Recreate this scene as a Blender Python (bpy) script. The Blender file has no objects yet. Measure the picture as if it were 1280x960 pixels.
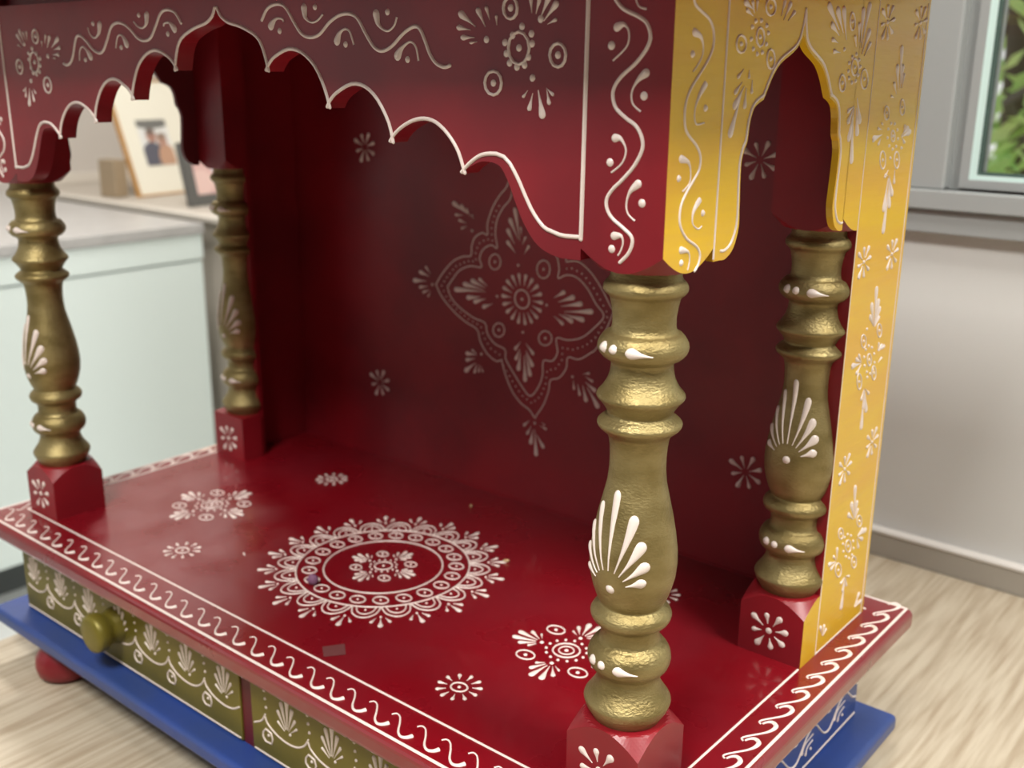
import bpy, bmesh, math, random, json
from mathutils import Vector, Matrix
random.seed(7)
PI = math.pi
S = bpy.context.scene
COL = S.collection

# ------------------------------------------------------------------ camera, world, lights, exposure
cam_d = bpy.data.cameras.new('camera')
cam = bpy.data.objects.new('camera', cam_d)
COL.objects.link(cam)
cam_d.sensor_width = 36.0
cam_d.lens = 1334.64 / 1280 * 36.0
cam_d.clip_start = 0.01
YAW, PITCH, ROLL = 0.69017, 0.28218, 0.01064
fwd = Vector((-math.sin(YAW) * math.cos(PITCH), math.cos(YAW) * math.cos(PITCH), -math.sin(PITCH)))
rt = Vector((math.cos(YAW), math.sin(YAW), 0))
up = rt.cross(fwd)
r2 = rt * math.cos(ROLL) + up * math.sin(ROLL)
u2 = -rt * math.sin(ROLL) + up * math.cos(ROLL)
cam.matrix_world = Matrix(((r2.x, u2.x, -fwd.x, 0.79885), (r2.y, u2.y, -fwd.y, -0.33060),
                           (r2.z, u2.z, -fwd.z, 0.32981), (0, 0, 0, 1)))
S.camera = cam
cam_d.dof.use_dof = True
cam_d.dof.focus_distance = 0.50
cam_d.dof.aperture_fstop = 10.0

S.view_settings.view_transform = 'Standard'
S.view_settings.look = 'None'
S.view_settings.gamma = 1.0
S.view_settings.use_curve_mapping = False
S.view_settings.exposure = 0.0
S.cycles.use_denoising = True
S.cycles.max_bounces = 8
S.cycles.sample_clamp_indirect = 6.0

W_ = bpy.data.worlds.new('daylight')
S.world = W_
W_.use_nodes = True
W_.node_tree.nodes['Background'].inputs[0].default_value = (1.0, 0.975, 0.95, 1)
W_.node_tree.nodes['Background'].inputs[1].default_value = 0.95

def area(name, loc, sx, sy, power, col, rot=(0, 0, 0)):
    l = bpy.data.lights.new(name, 'AREA')
    l.shape = 'RECTANGLE'; l.size = sx; l.size_y = sy; l.energy = power; l.color = col
    o = bpy.data.objects.new(name, l); COL.objects.link(o)
    o.location = loc; o.rotation_euler = rot
    return o
# ceiling lamps of the room (rectangular panels set in the ceiling)
LAMPS = [(0.75, -0.98, 1.59, 0.5, 0.5, 42), (-1.0, 0.75, 1.59, 0.35, 0.35, 30), (1.55, 0.06, 1.59, 0.45, 0.45, 32)]
for (x, y, z, sx, sy, pw) in LAMPS:
    area('ceiling_lamp', (x, y, z), sx, sy, pw, (1.0, 0.97, 0.92))

# ------------------------------------------------------------------ materials
def mat(name, col, rough=0.5, metal=0.0, coat=0.0, coat_r=0.1, spec=0.5, bump=None, vary=None, rvary=None, em=None):
    """bump=(scale,strength,stretch xyz) vary=(colour2,scale,stretch,lo,hi)"""
    m = bpy.data.materials.new(name); m.use_nodes = True
    nt = m.node_tree; b = nt.nodes['Principled BSDF']
    b.inputs['Base Color'].default_value = (*col, 1)
    b.inputs['Roughness'].default_value = rough
    b.inputs['Metallic'].default_value = metal
    b.inputs['Coat Weight'].default_value = coat
    b.inputs['Coat Roughness'].default_value = coat_r
    b.inputs['Specular IOR Level'].default_value = spec
    tc = nt.nodes.new('ShaderNodeTexCoord')
    def noise(scale, stretch, detail=4.0):
        mp = nt.nodes.new('ShaderNodeMapping'); mp.inputs['Scale'].default_value = stretch
        nt.links.new(tc.outputs['Object'], mp.inputs['Vector'])
        n = nt.nodes.new('ShaderNodeTexNoise'); n.inputs['Scale'].default_value = scale
        n.inputs['Detail'].default_value = detail
        nt.links.new(mp.outputs['Vector'], n.inputs['Vector'])
        return n
    if vary:
        c2, sc, st, lo, hi = vary
        n = noise(sc, st)
        r = nt.nodes.new('ShaderNodeValToRGB')
        r.color_ramp.elements[0].position = lo; r.color_ramp.elements[0].color = (*col, 1)
        r.color_ramp.elements[1].position = hi; r.color_ramp.elements[1].color = (*c2, 1)
        nt.links.new(n.outputs['Fac'], r.inputs['Fac'])
        nt.links.new(r.outputs['Color'], b.inputs['Base Color'])
    if rvary:
        sc, lo, hi = rvary
        n = noise(sc, (1, 1, 1))
        mr = nt.nodes.new('ShaderNodeMapRange'); mr.inputs['From Min'].default_value = 0.35; mr.inputs['From Max'].default_value = 0.65
        mr.inputs['To Min'].default_value = lo; mr.inputs['To Max'].default_value = hi
        nt.links.new(n.outputs['Fac'], mr.inputs['Value'])
        nt.links.new(mr.outputs['Result'], b.inputs['Roughness'])
    if bump:
        sc, strg, st = bump
        n = noise(sc, st, 6.0)
        bp = nt.nodes.new('ShaderNodeBump'); bp.inputs['Strength'].default_value = strg; bp.inputs['Distance'].default_value = 0.002
        nt.links.new(n.outputs['Fac'], bp.inputs['Height'])
        nt.links.new(bp.outputs['Normal'], b.inputs['Normal'])
        nt.links.new(bp.outputs['Normal'], b.inputs['Coat Normal'])
    if em:
        b.inputs['Emission Color'].default_value = (*em[0], 1); b.inputs['Emission Strength'].default_value = em[1]
    return m

RED = mat('red_lacquer', (0.25, 0.007, 0.014), 0.42, coat=0.2, coat_r=0.22, spec=0.4, bump=(60, 0.05, (1, 1, 1)), vary=((0.17, 0.005, 0.011), 9, (1, 1, 1), 0.4, 0.62))
REDD = mat('red_lacquer_polished', (0.19, 0.003, 0.008), 0.32, coat=0.75, coat_r=0.06, bump=(40, 0.025, (1, 1, 1)), vary=((0.18, 0.006, 0.012), 14, (1, 1, 1), 0.42, 0.62), rvary=(22, 0.24, 0.42))
YEL = mat('yellow_lacquer', (0.70, 0.44, 0.012), 0.36, coat=0.25, coat_r=0.16, spec=0.35, bump=(34, 0.16, (1, 1, 9)), vary=((0.68, 0.38, 0.02), 8, (1, 1, 6), 0.4, 0.65))
GOLD = mat('gold_paint', (0.31, 0.245, 0.105), 0.4, metal=0.72, bump=(520, 0.28, (1, 1, 2.0)), vary=((0.22, 0.165, 0.06), 45, (1, 1, 2), 0.4, 0.65), rvary=(60, 0.36, 0.52))
OLIVE = mat('olive_gold_paint', (0.20, 0.165, 0.022), 0.4, metal=0.35, bump=(50, 0.12, (1, 1, 1)), vary=((0.15, 0.125, 0.018), 20, (1, 1, 1), 0.4, 0.65))
BLUE = mat('blue_paint', (0.024, 0.055, 0.205), 0.42, coat=0.2, coat_r=0.25, bump=(70, 0.15, (1, 1, 1)), vary=((0.02, 0.055, 0.25), 14, (1, 1, 1), 0.4, 0.62))
WHITE = mat('white_relief_paint', (0.76, 0.655, 0.60), 0.38, coat=0.2, coat_r=0.2)
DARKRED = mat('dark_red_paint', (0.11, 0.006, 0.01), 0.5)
HAZE = mat('glue_residue', (0.13, 0.035, 0.035), 0.6)
WOOD = mat('oak_laminate', (0.53, 0.46, 0.35), 0.42, bump=(70, 0.06, (9, 0.6, 1)), vary=((0.37, 0.295, 0.205), 26, (7, 0.45, 1), 0.38, 0.66))
WALL = mat('painted_wall', (0.62, 0.62, 0.60), 0.8, bump=(120, 0.03, (1, 1, 1)))
WALLL = mat('painted_wall_warm', (0.62, 0.575, 0.53), 0.8)
WALLD = mat('unseen_wall_darkened', (0.09, 0.085, 0.08), 0.7)  # unseen front and right walls, darkened to cut the bounce light
SKIRT = mat('taupe_skirting', (0.38, 0.35, 0.30), 0.6)
SKIRTW = mat('skirting_lit_top', (0.72, 0.69, 0.65), 0.6)  # paints the light on the skirting's top face as a paler colour
FRAMEG = mat('grey_window_frame', (0.33, 0.345, 0.34), 0.45)
FRAMED = mat('grey_window_recess', (0.27, 0.285, 0.28), 0.5)
GASKET = mat('dark_gasket', (0.05, 0.09, 0.075), 0.6)
MINT = mat('glazing_bead', (0.62, 0.80, 0.76), 0.35)
CABW = mat('white_cabinet_laminate', (0.76, 0.85, 0.825), 0.35)
CTOP = mat('grey_worktop', (0.47, 0.46, 0.45), 0.35, vary=((0.43, 0.42, 0.41), 30, (1, 1, 1), 0.4, 0.6))
DARK = mat('dark_kick', (0.10, 0.11, 0.11), 0.6)
FLOORM = mat('pale_floor', (0.66, 0.68, 0.67), 0.4, vary=((0.6, 0.62, 0.61), 3, (1, 1, 1), 0.4, 0.6))
CEIL = mat('white_ceiling', (0.8, 0.8, 0.78), 0.8)
LEDGE = mat('beige_ledge', (0.52, 0.47, 0.41), 0.6)
LEDGEE = mat('pale_ledge_edge', (0.70, 0.65, 0.58), 0.5)
PINE = mat('pine_wood', (0.55, 0.30, 0.10), 0.45, vary=((0.45, 0.23, 0.07), 30, (1, 1, 8), 0.4, 0.6))
MATB = mat('cream_mat_board', (0.80, 0.77, 0.66), 0.7)
BROWN = mat('brown_wood', (0.34, 0.26, 0.17), 0.6)
CHAR = mat('charcoal_frame', (0.10, 0.10, 0.095), 0.4)
LAMPM = mat('lamp_diffuser', (0.9, 0.9, 0.9), 0.5, em=((1, 0.97, 0.92), 4.0))
LEAF = mat('leaf_green', (0.42, 0.70, 0.22), 0.5, vary=((0.66, 0.80, 0.30), 6, (1, 1, 1), 0.4, 0.6))
BARK = mat('bark', (0.10, 0.08, 0.06), 0.8)
PURPLE = mat('purple_wax', (0.20, 0.09, 0.17), 0.6)
GRAIN = mat('rice_grain_husk', (0.55, 0.38, 0.20), 0.5)
GLASS = bpy.data.materials.new('window_glass'); GLASS.use_nodes = True
_nt = GLASS.node_tree; _b = _nt.nodes['Principled BSDF']
_b.inputs['Transmission Weight'].default_value = 1.0; _b.inputs['Roughness'].default_value = 0.0; _b.inputs['IOR'].default_value = 1.45
_b.inputs['Base Color'].default_value = (0.96, 1.0, 0.985, 1)

# ------------------------------------------------------------------ mesh builder
class MB:
    def __init__(self):
        self.v = []; self.f = []; self.m = []; self.s = []
    def add(self, verts, faces, mi=0, smooth=False):
        o = len(self.v); self.v += [tuple(p) for p in verts]
        for f in faces:
            self.f.append(tuple(o + i for i in f)); self.m.append(mi); self.s.append(smooth)
    def box(self, a, b, mi=0, bev=0.0, seg=3, side=None):
        """side={'+x':mi,...} gives single faces another material"""
        bm = bmesh.new(); bmesh.ops.create_cube(bm, size=1)
        for v in bm.verts:
            v.co = Vector([a[i] + (v.co[i] + 0.5) * (b[i] - a[i]) for i in range(3)])
        if bev:
            bmesh.ops.bevel(bm, geom=list(bm.edges), offset=bev, segments=seg, profile=0.5, affect='EDGES', clamp_overlap=True)
        bm.normal_update()
        bm.verts.index_update()
        o = len(self.v); self.v += [tuple(v.co) for v in bm.verts]
        for f in bm.faces:
            k = mi
            if side:
                n = f.normal; ax = max(range(3), key=lambda i: abs(n[i]))
                k = side.get(('+' if n[ax] > 0 else '-') + 'xyz'[ax], mi)
            self.f.append(tuple(o + v.index for v in f.verts)); self.m.append(k); self.s.append(bool(bev) and f.calc_area() < 1e-5 * 0 + (bev * 3) ** 2 * 50 and bev > 0 and False)
        bm.free()
    def lathe(self, prof, c, n=48, mi=0, a0=0.0, a1=2 * PI, axis='z', cap=True):
        """prof: [(z,r)], centre c=(x,y)"""
        full = abs(a1 - a0 - 2 * PI) < 1e-6
        m = n if full else n + 1
        vs = []
        for (z, r) in prof:
            for i in range(m):
                t = a0 + (a1 - a0) * i / n
                if axis == 'z': vs.append((c[0] + r * math.cos(t), c[1] + r * math.sin(t), z))
                else: vs.append((c[0] + r * math.cos(t), z, c[1] + r * math.sin(t)))
        fs = []
        for k in range(len(prof) - 1):
            for i in range(n):
                j = (i + 1) % m
                fs.append((k * m + i, k * m + j, (k + 1) * m + j, (k + 1) * m + i))
        self.add(vs, fs, mi, True)
        if cap:
            self.add(vs[:m], [tuple(range(m))[::-1]], mi); self.add(vs[-m:], [tuple(range(m))], mi)
        if not full:
            k = len(prof)
            ed = [vs[q * m] for q in range(k)] + [vs[q * m + m - 1] for q in range(k)][::-1]
            self.add(ed, [tuple(range(len(ed)))], mi)
    def prism(self, pts, fn, d0, d1, mi=0, mi_front=None, mi_edge=None):
        """polygon pts (u,v) extruded between depths; fn(u,v,d)->xyz"""
        n = len(pts)
        vs = [fn(u, v, d0) for u, v in pts] + [fn(u, v, d1) for u, v in pts]
        self.add(vs, [tuple(range(n))], mi if mi_front is None else mi_front)
        self.add(vs, [tuple(range(n, 2 * n))[::-1]], mi)
        self.add(vs, [(i, (i + 1) % n, n + (i + 1) % n, n + i) for i in range(n)], mi if mi_edge is None else mi_edge)
    # ---- raised paint marks, drawn in the (u,v) plane of a surface, M(u,v,h)->xyz
    def drop(self, M, r, t, mi=1, w=None, k=0.3, wmax=0.0042, wmin=0.0013, h=0.0009):
        du, dv = t[0] - r[0], t[1] - r[1]; L = math.hypot(du, dv)
        if L < 1e-5: return
        du /= L; dv /= L
        w = w or max(wmin, min(wmax, L * k)); R = w / 2
        R = min(R, L * .45); c0 = 1 - R / L          # round head of radius R, tail tapering back to the root
        st = [(c0 * f, a) for f, a in ((0, .10), (.18, .17), (.36, .28), (.55, .46), (.72, .68), (.88, .90))]
        st += [(c0 + R / L * math.sin(q), math.cos(q)) for q in (0, .55, 1.0, 1.35, 1.55)]
        n = len(st); vs = []
        for s, a in st:
            for q, hh in ((-1, -0.05), (-.6, .75), (0, 1), (.6, .75), (1, -0.05)):
                vs.append(M(r[0] + du * L * s - dv * q * R * a, r[1] + dv * L * s + du * q * R * a, max(-.0001, hh * h * (0.35 + 0.65 * a))))
        fs = [(5 * i + j, 5 * i + j + 1, 5 * i + j + 6, 5 * i + j + 5) for i in range(n - 1) for j in range(4)]
        self.add(vs, fs, mi, True)
    def dot(self, M, c, r=0.0012, mi=1, h=0.0008, e=1.0):
        vs = [M(c[0], c[1], h)]
        for rr, hh in ((.6, .8), (1.0, -.1)):
            for i in range(10):
                t = 2 * PI * i / 10
                vs.append(M(c[0] + r * rr * math.cos(t), c[1] + r * e * rr * math.sin(t), hh * h))
        fs = [(0, 1 + i, 1 + (i + 1) % 10) for i in range(10)] + [(1 + i, 11 + i, 11 + (i + 1) % 10, 1 + (i + 1) % 10) for i in range(10)]
        self.add(vs, fs, mi, True)
    def line(self, M, pts, w=0.0013, mi=1, h=None, closed=False, smooth=True, wf=None):
        if smooth and len(pts) > 2: pts = spline(pts, 5, closed)
        h = h or w * 0.45; n = len(pts); vs = []
        for i, p in enumerate(pts):
            a = pts[i - 1] if (i or closed) else p
            b = pts[(i + 1) % n] if (i < n - 1 or closed) else p
            du, dv = b[0] - a[0], b[1] - a[1]; L = math.hypot(du, dv) or 1
            du /= L; dv /= L
            ww = w * (wf(i / (n - 1)) if wf else 1)
            hh0 = h * min(1.6, (wf(i / (n - 1)) if wf else 1))
            for q, hh in ((-.5, -.1), (-.3, .75), (0, 1), (.3, .75), (.5, -.1)):
                vs.append(M(p[0] - dv * q * ww, p[1] + du * q * ww, hh * hh0))
        fs = [(5 * i + j, 5 * i + j + 1, 5 * ((i + 1) % n) + j + 1, 5 * ((i + 1) % n) + j) for i in range(n if closed else n - 1) for j in range(4)]
        self.add(vs, fs, mi, True)
        if not closed and not wf:
            self.dot(M, pts[0], w / 2, mi, h); self.dot(M, pts[-1], w / 2, mi, h)
    def hook(self, M, pts, w=0.0014, mi=1, fat=3.2):
        self.line(M, pts, w, mi, wf=lambda s: 0.75 + (fat - .75) * math.exp(-(s * 4.2) ** 2))
        self.dot(M, pts[0], w * fat / 2, mi, w * .45 * 1.6)
    def ring(self, M, c, ru, rv, w=0.0011, mi=1, dot=None):
        self.line(M, [(c[0] + ru * math.cos(2 * PI * i / 16), c[1] + rv * math.sin(2 * PI * i / 16)) for i in range(16)], w, mi, closed=True, smooth=False)
        if dot: self.dot(M, c, dot, mi)
    def flower(self, M, c, r=0.012, n=8, mi=1, r0=0.25, k=0.36, dot=0.0012, ph=0.2):
        for i in range(n):
            t = 2 * PI * i / n + ph
            rr = r * (1 + 0.12 * math.sin(i * 2.7))
            self.drop(M, (c[0] + r * r0 * math.cos(t), c[1] + r * r0 * math.sin(t)), (c[0] + rr * math.cos(t), c[1] + rr * math.sin(t)), mi, k=k)
        if dot: self.dot(M, c, dot, mi)
    def fan(self, M, root, ang, L, n=5, spread=1.5, mi=1, k=0.28, r0=0.2, wmax=0.004):
        for i in range(n):
            s = (i / (n - 1) - .5); t = ang + s * spread
            l = L * (1 - 1.15 * abs(s) ** 1.1)
            l = max(l, L * .42)
            self.drop(M, (root[0] + L * r0 * math.cos(t), root[1] + L * r0 * math.sin(t)), (root[0] + l * math.cos(t), root[1] + l * math.sin(t)), mi, k=k, wmax=wmax)
    def marks(self, M, L, mi=1, sc=1.0, k=0.3, dr=0.0012, rw=0.0011, lw=0.0015, mir=None, sh=(0, 0), er=0.0006, fr=0.011, su=1.0):
        def T(p):
            u, v = p
            if mir is not None: u = 2 * mir - u
            return ((u + sh[0]), v + sh[1])
        for it in L:
            c = it[0]
            if c == 't': self.drop(M, T(it[1]), T(it[2]), mi, k=k)
            elif c == 'd': self.dot(M, T(it[1]), dr, mi)
            elif c == 'e': self.dot(M, T(it[1]), er, mi, 0.0004)
            elif c == 'r': self.line(M, [T(p) for p in it[1]], rw, mi, closed=True, smooth=False, h=rw * .6)
            elif c == 'c': self.line(M, [T(p) for p in it[2]], lw * it[1], mi)
            elif c == 'h': self.hook(M, [T(p) for p in it[2]], lw * .8, mi)
            elif c == 'f': self.flower(M, T(it[1]), fr, 8, mi)
    def build(self, name, mats, parent=None, loc=None):
        me = bpy.data.meshes.new(name); me.from_pydata(self.v, [], self.f)
        for m in (mats if isinstance(mats, (list, tuple)) else [mats]): me.materials.append(m)
        me.polygons.foreach_set('material_index', self.m); me.polygons.foreach_set('use_smooth', self.s)
        me.update()
        bm = bmesh.new(); bm.from_mesh(me)
        bmesh.ops.recalc_face_normals(bm, faces=bm.faces); bm.to_mesh(me); bm.free()
        o = bpy.data.objects.new(name, me); COL.objects.link(o)
        if parent is not None:
            o.parent = parent
            o.location = -Vector(parent.get('_w', (0, 0, 0))) if '_w' in parent else (0, 0, 0)
        if loc is not None: o.location = loc
        return o

def spline(P, k=5, closed=False):
    n = len(P); out = []
    rng = range(n if closed else n - 1)
    for i in rng:
        p0 = P[i - 1] if (i or closed) else P[0]; p1 = P[i]; p2 = P[(i + 1) % n]
        p3 = P[(i + 2) % n] if (closed or i + 2 < n) else P[-1]
        for j in range(k):
            t = j / k
            out.append(tuple(0.5 * (2 * p1[d] + (p2[d] - p0[d]) * t + (2 * p0[d] - 5 * p1[d] + 4 * p2[d] - p3[d]) * t * t + (-p0[d] + 3 * p1[d] - 3 * p2[d] + p3[d]) * t ** 3) for d in range(len(p1))))
    if not closed: out.append(tuple(P[-1]))
    return out

WORLD = {}
def thing(name, label, cat, loc, rot=0.0, group=None, local=False):
    o = bpy.data.objects.new(name, None); COL.objects.link(o)
    o.location = loc; o.rotation_euler = (0, 0, rot); o.empty_display_size = 0.05
    o['label'] = label; o['category'] = cat
    if group: o['group'] = group
    if not local: o['_w'] = tuple(loc)
    return o
def tag(o, label, cat, group=None, kind=None):
    o['label'] = label; o['category'] = cat
    if group: o['group'] = group
    if kind: o['kind'] = kind
    return o
def struct(o):
    o['kind'] = 'structure'; return o

Mfront = lambda u, v, h: (u, 0.028 - h, v)
Mside = lambda u, v, h: (0.579 + h, u, v)
Mback = lambda u, v, h: (u, 0.290 - h, v)
Mdeck = lambda u, v, h: (u, v, h)
Mdrawer = lambda u, v, h: (u, 0.014 - h, v)
Mblue = lambda u, v, h: (0.580 + h, u, v)
Mfar = lambda u, v, h: (0.0165 - h, u, v)

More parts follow.
